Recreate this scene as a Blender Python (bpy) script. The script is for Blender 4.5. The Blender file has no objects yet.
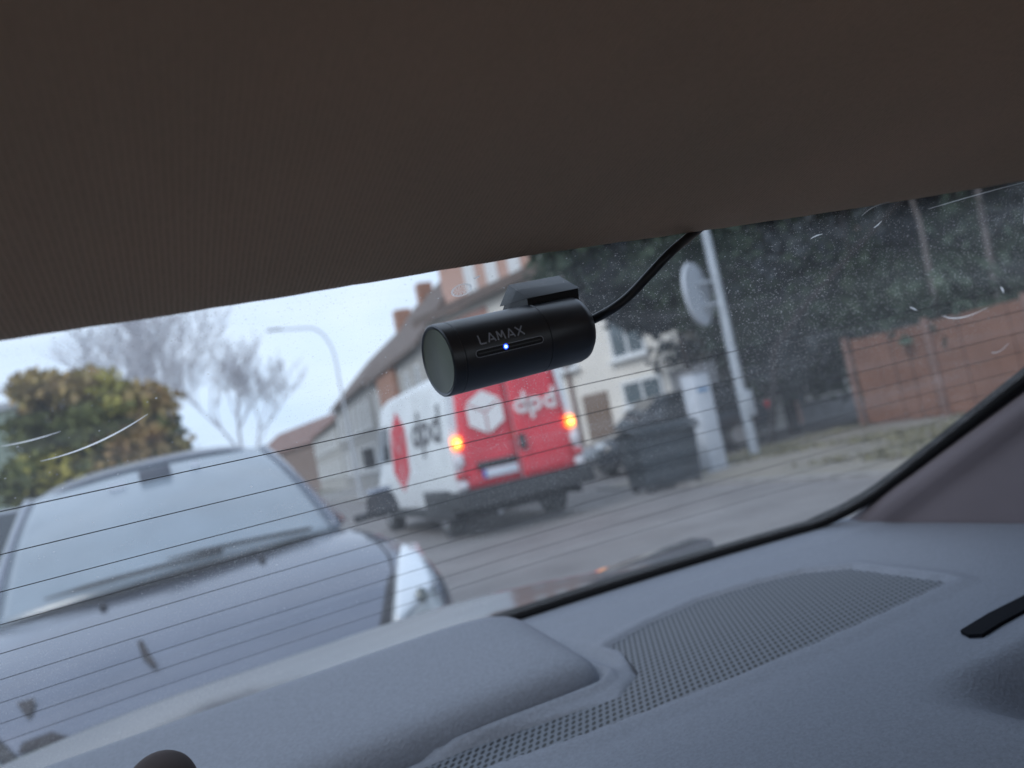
import bpy, bmesh, math, random
import numpy as np
from mathutils import Vector, Matrix
from mathutils.bvhtree import BVHTree

random.seed(7); rng = np.random.default_rng(7)
sc = bpy.context.scene
col = sc.collection
R = math.radians

# ------------------------------------------------------------------ camera
FPX, ROLL, PITCH, YAW, EYE = 780.0, R(11.5), R(4.0), R(25.4), 1.25
fw = Vector((math.sin(YAW)*math.cos(PITCH), math.cos(YAW)*math.cos(PITCH), math.sin(PITCH)))
rt0 = Vector((math.cos(YAW), -math.sin(YAW), 0)); up0 = rt0.cross(fw)
ix = math.cos(ROLL)*rt0 - math.sin(ROLL)*up0
iy = math.sin(ROLL)*rt0 + math.cos(ROLL)*up0
cam = bpy.data.cameras.new('camera'); co = bpy.data.objects.new('camera', cam); col.objects.link(co)
mw = Matrix.Identity(4)
for r in range(3):
    mw[r][0], mw[r][1], mw[r][2] = ix[r], iy[r], -fw[r]
mw[0][3], mw[1][3], mw[2][3] = 0, 0, EYE
co.matrix_world = mw
cam.sensor_width = 36; cam.lens = FPX/1024*36
cam.clip_start = 0.02; cam.clip_end = 2000
cam.dof.use_dof = True; cam.dof.focus_distance = 0.335; cam.dof.aperture_fstop = 8.4
sc.camera = co

# ------------------------------------------------------------------ world, sun, exposure
SUN_EL, SUN_AZ = R(38), R(-120)          # azimuth measured from +Y towards +X
w = bpy.data.worlds.new('World'); sc.world = w; w.use_nodes = True
nt = w.node_tree; nt.nodes.clear()
out = nt.nodes.new('ShaderNodeOutputWorld'); bg = nt.nodes.new('ShaderNodeBackground')
sky = nt.nodes.new('ShaderNodeTexSky'); sky.sky_type = 'NISHITA'; sky.sun_disc = False
sky.sun_elevation = SUN_EL; sky.sun_rotation = SUN_AZ; sky.air_density = 1.3; sky.dust_density = 3.0
tc = nt.nodes.new('ShaderNodeTexCoord'); mp = nt.nodes.new('ShaderNodeMapping'); mp.inputs['Scale'].default_value = (1, 1, 2.6)
no = nt.nodes.new('ShaderNodeTexNoise'); no.inputs['Scale'].default_value = 2.2; no.inputs['Detail'].default_value = 5
cr = nt.nodes.new('ShaderNodeValToRGB')
cr.color_ramp.elements[0].position = .35; cr.color_ramp.elements[0].color = (4.6, 5.8, 7.5, 1)
cr.color_ramp.elements[1].position = .68; cr.color_ramp.elements[1].color = (6.6, 7.3, 8.3, 1)
mx = nt.nodes.new('ShaderNodeMix'); mx.data_type = 'RGBA'; mx.inputs[0].default_value = .88
nt.links.new(tc.outputs['Generated'], mp.inputs['Vector']); nt.links.new(mp.outputs[0], no.inputs['Vector'])
nt.links.new(no.outputs['Fac'], cr.inputs[0]); nt.links.new(sky.outputs[0], mx.inputs[6]); nt.links.new(cr.outputs[0], mx.inputs[7])
nt.links.new(mx.outputs[2], bg.inputs['Color']); bg.inputs['Strength'].default_value = .115
nt.links.new(bg.outputs[0], out.inputs['Surface'])
sl = bpy.data.lights.new('sun', 'SUN'); sl.energy = 0.8; sl.angle = R(25); sl.color = (1, .97, .92)
so = bpy.data.objects.new('sun', sl); col.objects.link(so)
sd = Vector((math.sin(SUN_AZ)*math.cos(SUN_EL), math.cos(SUN_AZ)*math.cos(SUN_EL), math.sin(SUN_EL)))
so.rotation_euler = sd.to_track_quat('Z', 'Y').to_euler(); so.location = (0, 0, 30)
vs = sc.view_settings; vs.view_transform = 'Standard'; vs.look = 'None'; vs.gamma = 1; vs.exposure = 0.58; vs.use_curve_mapping = False
sc.render.engine = 'CYCLES'
sc.cycles.use_denoising = True; sc.cycles.max_bounces = 10; sc.cycles.transparent_max_bounces = 12
sc.cycles.diffuse_bounces = 5; sc.cycles.caustics_reflective = False; sc.cycles.caustics_refractive = False

# ------------------------------------------------------------------ materials
def mat(name, color, rough=.6, metal=0., noise=0., nscale=8., bump=0., bscale=60., coat=0., spec=.5, color2=None, emit=None, estr=0., dist=.01, coatr=.05):
    m = bpy.data.materials.new(name); m.use_nodes = True; t = m.node_tree; b = t.nodes['Principled BSDF']
    b.inputs['Base Color'].default_value = (*color, 1); b.inputs['Roughness'].default_value = rough
    b.inputs['Metallic'].default_value = metal; b.inputs['Specular IOR Level'].default_value = spec
    if coat: b.inputs['Coat Weight'].default_value = coat; b.inputs['Coat Roughness'].default_value = coatr
    if emit: b.inputs['Emission Color'].default_value = (*emit, 1); b.inputs['Emission Strength'].default_value = estr
    c = t.nodes.new('ShaderNodeTexCoord')
    if noise or color2:
        n = t.nodes.new('ShaderNodeTexNoise'); n.inputs['Scale'].default_value = nscale; n.inputs['Detail'].default_value = 6
        t.links.new(c.outputs['Object'], n.inputs['Vector'])
        r = t.nodes.new('ShaderNodeValToRGB'); c2 = color2 or tuple(min(1, x*(1+noise)) for x in color)
        c1 = color if color2 else tuple(x*(1-noise) for x in color)
        r.color_ramp.elements[0].position = .32; r.color_ramp.elements[1].position = .68
        r.color_ramp.elements[0].color = (*c1, 1); r.color_ramp.elements[1].color = (*c2, 1)
        t.links.new(n.outputs['Fac'], r.inputs[0]); t.links.new(r.outputs[0], b.inputs['Base Color'])
    if bump:
        n2 = t.nodes.new('ShaderNodeTexNoise'); n2.inputs['Scale'].default_value = bscale; n2.inputs['Detail'].default_value = 4
        t.links.new(c.outputs['Object'], n2.inputs['Vector'])
        bp = t.nodes.new('ShaderNodeBump'); bp.inputs['Strength'].default_value = bump; bp.inputs['Distance'].default_value = dist
        t.links.new(n2.outputs['Fac'], bp.inputs['Height']); t.links.new(bp.outputs[0], b.inputs['Normal'])
    return m

def brick_mat(name, c1, c2, mortar, sc_=4., bw=.5, bh=.25, ms=.02, rough=.85):
    m = mat(name, c1, rough); t = m.node_tree; b = t.nodes['Principled BSDF']
    c = t.nodes.new('ShaderNodeTexCoord'); br = t.nodes.new('ShaderNodeTexBrick')
    br.inputs['Color1'].default_value = (*c1, 1); br.inputs['Color2'].default_value = (*c2, 1); br.inputs['Mortar'].default_value = (*mortar, 1)
    br.inputs['Scale'].default_value = sc_; br.inputs['Brick Width'].default_value = bw; br.inputs['Row Height'].default_value = bh; br.inputs['Mortar Size'].default_value = ms
    mp = t.nodes.new('ShaderNodeMapping'); mp.inputs['Rotation'].default_value = (R(90), 0, 0)
    t.links.new(c.outputs['Object'], mp.inputs[0]); t.links.new(mp.outputs[0], br.inputs['Vector']); t.links.new(br.outputs[0], b.inputs['Base Color'])
    return m

def headliner_mat():
    m = mat('headliner_fabric', (.25, .2, .16), .95, spec=.1); t = m.node_tree; b = t.nodes['Principled BSDF']
    c = t.nodes.new('ShaderNodeTexCoord')
    wv = t.nodes.new('ShaderNodeTexWave'); wv.bands_direction = 'X'; wv.inputs['Scale'].default_value = 190; wv.inputs['Distortion'].default_value = 1.2; wv.inputs['Detail'].default_value = 2; wv.inputs['Detail Scale'].default_value = 1.5
    t.links.new(c.outputs['Object'], wv.inputs['Vector'])
    n = t.nodes.new('ShaderNodeTexNoise'); n.inputs['Scale'].default_value = 500; n.inputs['Detail'].default_value = 3; t.links.new(c.outputs['Object'], n.inputs['Vector'])
    n3 = t.nodes.new('ShaderNodeTexNoise'); n3.inputs['Scale'].default_value = 11; n3.inputs['Detail'].default_value = 3; t.links.new(c.outputs['Object'], n3.inputs['Vector'])
    ad = t.nodes.new('ShaderNodeMath'); ad.operation = 'ADD'; t.links.new(wv.outputs['Fac'], ad.inputs[0]); t.links.new(n.outputs['Fac'], ad.inputs[1])
    r = t.nodes.new('ShaderNodeValToRGB'); r.color_ramp.elements[0].position = .3; r.color_ramp.elements[1].position = 1.0
    r.color_ramp.elements[0].color = (.52, .385, .275, 1); r.color_ramp.elements[1].color = (.69, .52, .38, 1)
    t.links.new(ad.outputs[0], r.inputs[0])
    mxx = t.nodes.new('ShaderNodeMix'); mxx.data_type = 'RGBA'; mxx.blend_type = 'MULTIPLY'; mxx.inputs[0].default_value = .5
    t.links.new(r.outputs[0], mxx.inputs[6]); 
    r3 = t.nodes.new('ShaderNodeValToRGB'); r3.color_ramp.elements[0].color = (.62, .66, .60, 1); r3.color_ramp.elements[1].color = (1.35, 1.15, 1.0, 1); t.links.new(n3.outputs['Fac'], r3.inputs[0])
    t.links.new(r3.outputs[0], mxx.inputs[7]); t.links.new(mxx.outputs[2], b.inputs['Base Color'])
    bp = t.nodes.new('ShaderNodeBump'); bp.inputs['Strength'].default_value = .5; bp.inputs['Distance'].default_value = .0006
    t.links.new(ad.outputs[0], bp.inputs['Height']); t.links.new(bp.outputs[0], b.inputs['Normal'])
    return m

def grille_mat():
    # perforated sheet: round holes in staggered rows
    m = mat('perforated_plastic', (.20, .235, .30), .55); t = m.node_tree; b = t.nodes['Principled BSDF']
    c = t.nodes.new('ShaderNodeTexCoord'); s = t.nodes.new('ShaderNodeSeparateXYZ')
    t.links.new(c.outputs['Object'], s.inputs[0])
    def M(op, a, bb=None):
        n = t.nodes.new('ShaderNodeMath'); n.operation = op
        for i, v in enumerate((a, bb)):
            if v is None: continue
            if isinstance(v, (int, float)): n.inputs[i].default_value = v
            else: t.links.new(v, n.inputs[i])
        return n.outputs[0]
    u = M('DIVIDE', M('SUBTRACT', s.outputs[0], M('MULTIPLY', s.outputs[1], .588)), .0050)
    v = M('DIVIDE', s.outputs[1], .0066)
    du = M('MULTIPLY', M('SUBTRACT', M('FRACT', u), .5), .0050/.0034)
    dv = M('MULTIPLY', M('SUBTRACT', M('FRACT', v), .5), .0066/.0052)
    d = M('SQRT', M('ADD', M('MULTIPLY', du, du), M('MULTIPLY', dv, dv)))
    r = t.nodes.new('ShaderNodeValToRGB'); r.color_ramp.elements[0].position = .40; r.color_ramp.elements[1].position = .52
    r.color_ramp.elements[0].color = (.006, .007, .009, 1); r.color_ramp.elements[1].color = (.115, .13, .155, 1)
    t.links.new(d, r.inputs[0]); t.links.new(r.outputs[0], b.inputs['Base Color'])
    bp = t.nodes.new('ShaderNodeBump'); bp.inputs['Strength'].default_value = .6; bp.inputs['Distance'].default_value = .001
    t.links.new(r.outputs[0], bp.inputs['Height']); t.links.new(bp.outputs[0], b.inputs['Normal'])
    return m

def dusty_glass():
    m = bpy.data.materials.new('dusty_glass'); m.use_nodes = True; t = m.node_tree; t.nodes.clear()
    o = t.nodes.new('ShaderNodeOutputMaterial'); c = t.nodes.new('ShaderNodeTexCoord')
    tr = t.nodes.new('ShaderNodeBsdfTransparent'); tr.inputs[0].default_value = (.90, .93, .96, 1)
    gl = t.nodes.new('ShaderNodeBsdfGlossy'); gl.inputs['Roughness'].default_value = .01; gl.inputs[0].default_value = (.7, .7, .7, 1)
    lw = t.nodes.new('ShaderNodeLayerWeight'); pw = t.nodes.new('ShaderNodeMath'); pw.operation = 'POWER'; pw.inputs[1].default_value = 5.0; t.links.new(lw.outputs['Facing'], pw.inputs[0])
    fr = t.nodes.new('ShaderNodeMath'); fr.operation = 'MULTIPLY_ADD'; fr.inputs[1].default_value = .25; fr.inputs[2].default_value = .02; t.links.new(pw.outputs[0], fr.inputs[0])
    m1 = t.nodes.new('ShaderNodeMixShader'); t.links.new(fr.outputs[0], m1.inputs[0]); t.links.new(tr.outputs[0], m1.inputs[1]); t.links.new(gl.outputs[0], m1.inputs[2])
    tl = t.nodes.new('ShaderNodeBsdfTranslucent'); tl.inputs[0].default_value = (.75, .77, .8, 1)
    df = t.nodes.new('ShaderNodeBsdfDiffuse'); df.inputs[0].default_value = (.7, .7, .7, 1)
    m2 = t.nodes.new('ShaderNodeMixShader'); m2.inputs[0].default_value = .4; t.links.new(tl.outputs[0], m2.inputs[1]); t.links.new(df.outputs[0], m2.inputs[2])
    def M(op, a, bb=None, cc=None):
        n = t.nodes.new('ShaderNodeMath'); n.operation = op
        for i, v in enumerate((a, bb, cc)):
            if v is None: continue
            if isinstance(v, (int, float)): n.inputs[i].default_value = v
            else: t.links.new(v, n.inputs[i])
        return n.outputs[0]
    # film of grime, cloudy
    n1 = t.nodes.new('ShaderNodeTexNoise'); n1.inputs['Scale'].default_value = 9; n1.inputs['Detail'].default_value = 5; t.links.new(c.outputs['Object'], n1.inputs[0])
    ms_ = t.nodes.new('ShaderNodeMapping'); ms_.inputs['Scale'].default_value = (2.2, 26, 26); ms_.inputs['Rotation'].default_value = (0, 0, R(24)); t.links.new(c.outputs['Object'], ms_.inputs[0])
    n4 = t.nodes.new('ShaderNodeTexNoise'); n4.inputs['Scale'].default_value = 1.6; n4.inputs['Detail'].default_value = 4; n4.inputs['Distortion'].default_value = .6; t.links.new(ms_.outputs[0], n4.inputs[0])
    film = M('ADD', M('MULTIPLY_ADD', n1.outputs['Fac'], .10, .005), M('MULTIPLY', M('POWER', n4.outputs['Fac'], 3.0), .22))
    # fine grains: two sizes, each only in some cells
    def grains(scale, rad, keep, k):
        v = t.nodes.new('ShaderNodeTexVoronoi'); v.inputs['Scale'].default_value = scale; t.links.new(c.outputs['Object'], v.inputs[0])
        sp = t.nodes.new('ShaderNodeSeparateColor'); t.links.new(v.outputs['Color'], sp.inputs[0])
        on = M('GREATER_THAN', sp.outputs[0], keep)
        rr = M('MULTIPLY', sp.outputs[1], rad)
        return M('MULTIPLY', M('MULTIPLY', M('LESS_THAN', v.outputs['Distance'], rr), on), k)
    n2 = t.nodes.new('ShaderNodeTexNoise'); n2.inputs['Scale'].default_value = 5; n2.inputs['Detail'].default_value = 2; t.links.new(c.outputs['Object'], n2.inputs[0])
    dens = M('MAXIMUM', M('MULTIPLY_ADD', n2.outputs['Fac'], 4.2, -1.5), .08)
    g = M('ADD', M('MULTIPLY', grains(1100, .40, .5, .32), dens), M('ADD', grains(520, .22, .86, .4), grains(150, .09, .93, .7)))
    fac = M('MINIMUM', M('ADD', film, g), .9)
    m3 = t.nodes.new('ShaderNodeMixShader'); t.links.new(fac, m3.inputs[0]); t.links.new(m1.outputs[0], m3.inputs[1]); t.links.new(m2.outputs[0], m3.inputs[2])
    t.links.new(m3.outputs[0], o.inputs[0])
    return m

def leaf_mat(name, c1, c2, nscale=.6):
    m = mat(name, c1, .8, color2=c2, nscale=nscale, spec=.2); return m

def trans_white(name):
    m = bpy.data.materials.new(name); m.use_nodes = True; t = m.node_tree; t.nodes.clear(); o = t.nodes.new('ShaderNodeOutputMaterial')
    a = t.nodes.new('ShaderNodeBsdfTranslucent'); a.inputs[0].default_value = (.95, .95, .95, 1); b = t.nodes.new('ShaderNodeBsdfTransparent'); x = t.nodes.new('ShaderNodeMixShader'); x.inputs[0].default_value = .3
    t.links.new(a.outputs[0], x.inputs[1]); t.links.new(b.outputs[0], x.inputs[2]); t.links.new(x.outputs[0], o.inputs[0]); return m
MT = dict(
 headliner=headliner_mat(), grille=grille_mat(), glass=dusty_glass(),
 shelf=mat('shelf_plastic', (.160, .176, .212), .58, noise=.10, nscale=420, bump=.9, bscale=520, dist=.0006, spec=.45),
 pillar=mat('pillar_trim', (.115, .10, .115), .8, bump=.3, bscale=900, dist=.0004, noise=.06, nscale=20),
 slot=mat('slot_black', (.008, .009, .012), .95, spec=.1), rubber=mat('black_rubber', (.006, .006, .007), .8, spec=.15),
 wire=mat('heating_wire', (.05, .05, .055), .4, metal=.3),
 scratch=trans_white('scratch_white'),
 black=mat('matte_black', (.028, .034, .044), .36, spec=1.0, bump=.08, bscale=3000, dist=.0001),
 bracket=mat('bracket_black', (.020, .023, .028), .5), blackdark=mat('deep_black', (.006, .006, .008), .5),
 lens=mat('tinted_lens', (.042, .048, .026), .3, spec=.35, noise=.3, nscale=60),
 print_grey=mat('grey_print', (.60, .67, .78), .5),
 led=mat('blue_led', (.1, .2, 1), .3, emit=(.12, .25, 1), estr=9),
 ledglow=mat('led_halo', (.02, .05, .3), .3, emit=(.02, .06, .9), estr=1.6),  # emission imitates the glow spreading round the LED
 cable=mat('cable', (.02, .023, .028), .35),
 silver=mat('silver_paint', (.165, .18, .225), .27, metal=.7, coat=.3, noise=.04, nscale=5),
 trunk=mat('grey_paint', (.045, .045, .055), .10, metal=.1, spec=.55, noise=.05, nscale=9),
 wscreen=mat('windscreen_glass', (.19, .235, .28), .24, spec=.7, noise=.12, nscale=3, coat=.6, coatr=.08), sensor=mat('sensor_grey', (.10, .11, .14), .6),  # windscreen: pale blue base stands in for the mirrored sky
 darkglass=mat('dark_glass', (.02, .024, .03), .06, spec=.8),
 wiper=mat('wiper_black', (.02, .02, .025), .6),
 plastic=mat('black_plastic', (.028, .03, .034), .6, noise=.2, nscale=20),
 chrome=mat('lamp_reflector', (.75, .78, .82), .15, metal=.7),
 bulbglass=mat('bulb_glass', (.16, .18, .17), .15, spec=.8), lensglass=mat('lamp_lens', (.30, .33, .35), .12, coat=1, noise=.35, nscale=14), lampglass=mat('lamp_clear', (.66, .72, .79), .08, coat=1, spec=.8),
 vanwhite=mat('van_white', (.70, .74, .77), .4, coat=.3, noise=.07, nscale=2.5),
 vanred=mat('van_red', (.66, .020, .045), .4, coat=.3, noise=.12, nscale=2),
 logowhite=mat('logo_white', (.82, .80, .80), .5), logored=mat('logo_red', (.55, .03, .05), .5), logogrey=mat('logo_grey', (.10, .10, .11), .5),
 orange=mat('indicator_lit', (1, .25, .02), .3, emit=(1, .2, .015), estr=2.6), orangecore=mat('indicator_bulb', (1, .6, .1), .3, emit=(1, .62, .12), estr=4.5),
 redlamp=mat('red_lamp', (.5, .02, .03), .2, coat=1), whitelamp=mat('reverse_lamp', (.7, .68, .72), .2, coat=1),
 tyre=mat('tyre', (.025, .025, .027), .8, noise=.3, nscale=10), rim=mat('wheel_rim', (.35, .36, .38), .35, metal=.6),
 plate=mat('plate_white', (.62, .66, .74), .5), plateblue=mat('plate_blue', (.05, .10, .45), .5),
 darkpaint=mat('dark_paint', (.022, .028, .038), .25, coat=.8, noise=.2, nscale=3),
 asphalt=mat('asphalt', (.145, .136, .136), .75, color2=(.215, .205, .203), nscale=1.3, bump=.4, bscale=70),
 pave=mat('pavement', (.23, .225, .215), .85, color2=(.30, .29, .28), nscale=2, bump=.3, bscale=40),
 soil=mat('verge_soil', (.19, .175, .145), .95, color2=(.27, .245, .21), nscale=1.6, bump=.6, bscale=20),
 land=mat('land', (.12, .13, .09), .95, color2=(.16, .15, .12), nscale=.3),
 grass=mat('grass', (.14, .135, .08), .9, color2=(.2, .185, .12), nscale=2),
 kerb=mat('kerb_stone', (.25, .245, .24), .85, noise=.2, nscale=5),
 concrete=mat('pale_concrete', (.50, .54, .60), .8, noise=.1, nscale=6),
 lowwall=mat('grey_concrete', (.24, .24, .25), .85, noise=.15, nscale=3),
 palesteel=mat('pale_galvanised', (.50, .54, .60), .5), steel=mat('galvanised', (.40, .44, .49), .5, metal=.3, noise=.15, nscale=6),
 fence=mat('red_brown_boards', (.165, .078, .052), .8, color2=(.23, .112, .075), nscale=1.6),
 fencepost=mat('fence_post', (.20, .12, .10), .8, noise=.2, nscale=4),
 bin=mat('bin_plastic', (.022, .032, .042), .5, noise=.25, nscale=5),
 cream=mat('cream_render', (.72, .69, .64), .9, noise=.06, nscale=.8), ochre=mat('pink_render', (.42, .24, .20), .9, noise=.12, nscale=.8),
 brick=brick_mat('pink_brick', (.50, .30, .25), (.43, .26, .21), (.46, .38, .34), 2.2), brickorange=brick_mat('orange_brick', (.36, .16, .09), (.28, .12, .07), (.36, .30, .26), 2.2),
 roof=mat('roof_tiles', (.095, .072, .062), .85, color2=(.14, .105, .09), nscale=2.5), roofred=mat('red_roof', (.19, .12, .105), .85, noise=.25, nscale=2),
 winframe=mat('window_white', (.68, .70, .72), .6), winglass=mat('window_glass', (.10, .13, .15), .1, spec=.8), wallgrey=mat('grey_render', (.26, .26, .255), .9, noise=.1, nscale=.7),
 wallbrown=mat('brown_render', (.20, .15, .13), .9, noise=.1, nscale=.7), wallgreen=mat('pale_green_render', (.48, .58, .46), .9, noise=.07, nscale=.8), wallpale=mat('pale_render', (.36, .355, .34), .9, noise=.08, nscale=.7), woodbrown=mat('brown_door', (.16, .11, .08), .7),
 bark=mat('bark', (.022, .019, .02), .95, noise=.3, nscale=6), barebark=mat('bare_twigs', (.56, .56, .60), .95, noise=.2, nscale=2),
 birch=mat('birch_bark', (.17, .15, .15), .85, color2=(.10, .09, .09), nscale=3.2),
 l_yel=leaf_mat('autumn_yellow', (.44, .38, .08), (.26, .25, .08), 1.2), l_ora=leaf_mat('autumn_orange', (.34, .21, .11), (.32, .27, .10), 1.2), l_grn=leaf_mat('bush_green', (.07, .09, .04), (.15, .16, .05), 1.2),
 l_con=leaf_mat('conifer_dark', (.036, .058, .044), (.072, .10, .068), 1.0), l_con2=leaf_mat('conifer_blue', (.032, .040, .050), (.058, .068, .072), 1.0),
 deadleaf=mat('dead_leaf', (.022, .018, .022), .8, noise=.3, nscale=60),
 seat=mat('seat_cloth', (.62, .44, .30), .95, noise=.1, nscale=30),  # pale tan picked to bounce warm light up to the headliner
 knobcloth=mat('knob_cloth', (.055, .042, .042), .95, noise=.2, nscale=60),
 bodydark=mat('cabin_trim', (.50, .38, .28), .9),  # cabin surfaces lightened for warm bounce on the headliner
)

# ------------------------------------------------------------------ mesh helpers
class MB:
    def __init__(s): s.v = []; s.f = []
    def add(s, vs, fs):
        o = len(s.v); s.v += [tuple(map(float, p)) for p in vs]; s.f += [tuple(i+o for i in f) for f in fs]; return s
    def box(s, c, d, rz=0, taper=1.0):
        hx, hy, hz = d[0]/2, d[1]/2, d[2]/2; vs = []
        for z, k in ((-hz, 1), (hz, taper)):
            for x, y in ((-hx, -hy), (hx, -hy), (hx, hy), (-hx, hy)):
                X, Y = x*k, y*k; vs.append((c[0]+X*math.cos(rz)-Y*math.sin(rz), c[1]+X*math.sin(rz)+Y*math.cos(rz), c[2]+z))
        return s.add(vs, [(3, 2, 1, 0), (4, 5, 6, 7), (0, 1, 5, 4), (1, 2, 6, 5), (2, 3, 7, 6), (3, 0, 4, 7)])
    def tube(s, pts, rad, n=10, cap=True):
        pts = [Vector(p) for p in pts]; rs = rad if isinstance(rad, (list, tuple)) else [rad]*len(pts)
        rings = []; up = Vector((0, 0, 1))
        prev = None
        for i, p in enumerate(pts):
            d = (pts[min(i+1, len(pts)-1)]-pts[max(i-1, 0)]).normalized()
            if prev is None:
                a = d.cross(up if abs(d.z) < .9 else Vector((1, 0, 0))).normalized()
            else:
                a = (prev - d*prev.dot(d)).normalized()
            prev = a; b = d.cross(a)
            rings.append([p+(a*math.cos(2*math.pi*k/n)+b*math.sin(2*math.pi*k/n))*rs[i] for k in range(n)])
        vs = [q for r_ in rings for q in r_]; fs = []
        for i in range(len(pts)-1):
            for k in range(n):
                fs.append((i*n+k, i*n+(k+1) % n, (i+1)*n+(k+1) % n, (i+1)*n+k))
        if cap: fs += [tuple(range(n))[::-1], tuple((len(pts)-1)*n+k for k in range(n))]
        return s.add(vs, fs)
    def grid(s, fn, nu, nv):
        vs = [fn(i/nu, j/nv) for j in range(nv+1) for i in range(nu+1)]
        fs = [(j*(nu+1)+i, j*(nu+1)+i+1, (j+1)*(nu+1)+i+1, (j+1)*(nu+1)+i) for j in range(nv) for i in range(nu)]
        return s.add(vs, fs)
    def prism(s, poly, a, b):
        """poly: list of 3-d points (a flat outline); a,b: offsets (Vectors) of its two faces"""
        n = len(poly); a = Vector(a); b = Vector(b)
        vs = [Vector(p)+a for p in poly]+[Vector(p)+b for p in poly]
        fs = [tuple(range(n))[::-1], tuple(range(n, 2*n))]+[(i, (i+1) % n, n+(i+1) % n, n+i) for i in range(n)]
        return s.add(vs, fs)
    def build(s, name, m, parent=None, smooth=False, bevel=0, sub=0, solid=0, auto=True):
        me = bpy.data.meshes.new(name); me.from_pydata(s.v, [], s.f); me.update()
        bm = bmesh.new(); bm.from_mesh(me); bmesh.ops.recalc_face_normals(bm, faces=bm.faces)
        if bevel:
            eds = [e for e in bm.edges if len(e.link_faces) == 2 and e.calc_face_angle(0) > .5]
            bmesh.ops.bevel(bm, geom=eds, offset=bevel, segments=2, affect='EDGES', profile=.5, clamp_overlap=True)
        bm.to_mesh(me); bm.free()
        o = bpy.data.objects.new(name, me); col.objects.link(o); me.materials.append(m)
        if parent: o.parent = parent
        if smooth or bevel:
            me.polygons.foreach_set('use_smooth', [True]*len(me.polygons))
            if smooth != 'all': me.set_sharp_from_angle(angle=R(38))
        if solid:
            md = o.modifiers.new('solid', 'SOLIDIFY'); md.thickness = solid; md.offset = -1
        if sub:
            md = o.modifiers.new('sub', 'SUBSURF'); md.levels = sub; md.render_levels = sub
        return o

def tag(o, label=None, cat=None, group=None, kind=None):
    if label: o['label'] = label
    if cat: o['category'] = cat
    if group: o['group'] = group
    if kind: o['kind'] = kind
    return o
def empty(name, loc, rz=0, label=None, cat=None, group=None):
    o = bpy.data.objects.new(name, None); col.objects.link(o); o.location = loc; o.rotation_euler = (0, 0, rz); o.empty_display_size = .2
    return tag(o, label, cat, group)
def box(name, c, d, m, parent=None, bevel=0, rz=0, taper=1.0):
    return MB().box(c, d, rz, taper).build(name, m, parent, bevel=bevel)
def copy_tree(o, parent=None):
    c = o.copy(); col.objects.link(c); c.parent = parent
    for ch in [x for x in o.children]: copy_tree(ch, c)
    return c

# ================================================================== THE SETTING
def sheet(name, poly, z, m, kind='structure'):
    return tag(MB().add([(x, y, z) for x, y in poly], [tuple(range(len(poly)))]).build(name, m), kind=kind)
sheet('ground', [(-600, -300), (600, -300), (600, 900), (-600, 900)], -.02, MT['land'])
sheet('road', [(-3.2, -60), (7.35, -60), (7.35, 60), (9.8, 400), (-3.2, 400)], 0.0, MT['asphalt'])
sheet('side_road', [(7.352, 12.9), (40, 17.5), (40, 23.0), (7.352, 16.6)], -.004, MT['asphalt'])
def kerb(name, pts, w_=.14, h=.11):
    mb = MB()
    for (x0, y0), (x1, y1) in zip(pts[:-1], pts[1:]):
        d = Vector((x1-x0, y1-y0, 0)); n = Vector((-d.y, d.x, 0)).normalized()*w_/2
        a = Vector((x0, y0, 0)); b = Vector((x1, y1, 0))
        mb.prism([a-n, b-n, b+n, a+n], (0, 0, -.05), (0, 0, h))
    return tag(mb.build(name, MT['kerb']), kind='structure')
kerb('kerb', [(7.42, -20), (7.42, 12.8)], h=.05)
kerb('kerb', [(-3.3, -30), (-3.3, 200)])
kerb('kerb', [(7.45, 16.7), (7.45, 60)])
tag(MB().prism([(7.49, -20, 0), (14.0, -20, 0), (14.0, 13.2, 0), (7.49, 12.8, 0)], (0, 0, -.015), (0, 0, .035)).build('verge', MT['soil']), kind='structure')
tag(MB().prism([(7.52, 16.75, 0), (40, 23.2, 0), (40, 60, 0), (7.52, 60, 0)], (0, 0, -.015), (0, 0, .09)).build('pavement', MT['pave']), kind='structure')
tag(MB().prism([(-3.37, -30, 0), (-3.37, 200, 0), (-9, 200, 0), (-9, -30, 0)], (0, 0, -.015), (0, 0, .10)).build('pavement', MT['pave']), kind='structure')
# grass: clumps of blades on the verge
gv, gf = [], []
for _ in range(5200):
    x = rng.uniform(8.4, 13.4); y = rng.uniform(3.5, 12.8)
    if math.sin(x*1.7+y*.8)+math.sin(x*.6-y*1.5+1) < -.15: continue
    h = rng.uniform(.03, .11); a = rng.uniform(0, 6.28); ww = rng.uniform(.02, .05); lx, ly = rng.normal(0, .04, 2); i = len(gv)
    gv += [(x-ww*math.cos(a), y-ww*math.sin(a), .034), (x+ww*math.cos(a), y+ww*math.sin(a), .034), (x+lx, y+ly, .034+h)]; gf.append((i, i+1, i+2))
tag(MB().add(gv, gf).build('grass', MT['grass']), 'short yellowish green grass patches along the verge before the boards', 'grass', kind='stuff')

# ================================================================== OUR CAR (the cabin the photo is taken from)
TAU = R(2.0)
rot = Matrix.Rotation(-TAU, 3, 'Y')
car = bpy.data.objects.new('car', None); col.objects.link(car)
car.rotation_euler = (0, -TAU, 0); car.location = Vector((0, 0, EYE)) - rot @ Vector((0, 0, EYE)); car.empty_display_size = .3
tag(car, 'interior of grey saloon around the camera with rear window, parcel shelf and dark headliner', 'car')
def L(x, y, z): return (x, y, z+EYE)          # car coordinates measured from the eye point
X0 = .15
TAN = math.tan(R(28))
def gzl(x, y): return .205 - TAN*(y + .3*(x-X0)**2)       # glass surface
def gyl(x, z): return (.205 - z)/TAN - .3*(x-X0)**2       # y of the glass surface at height z
GL, GR = -.43, .668
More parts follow.
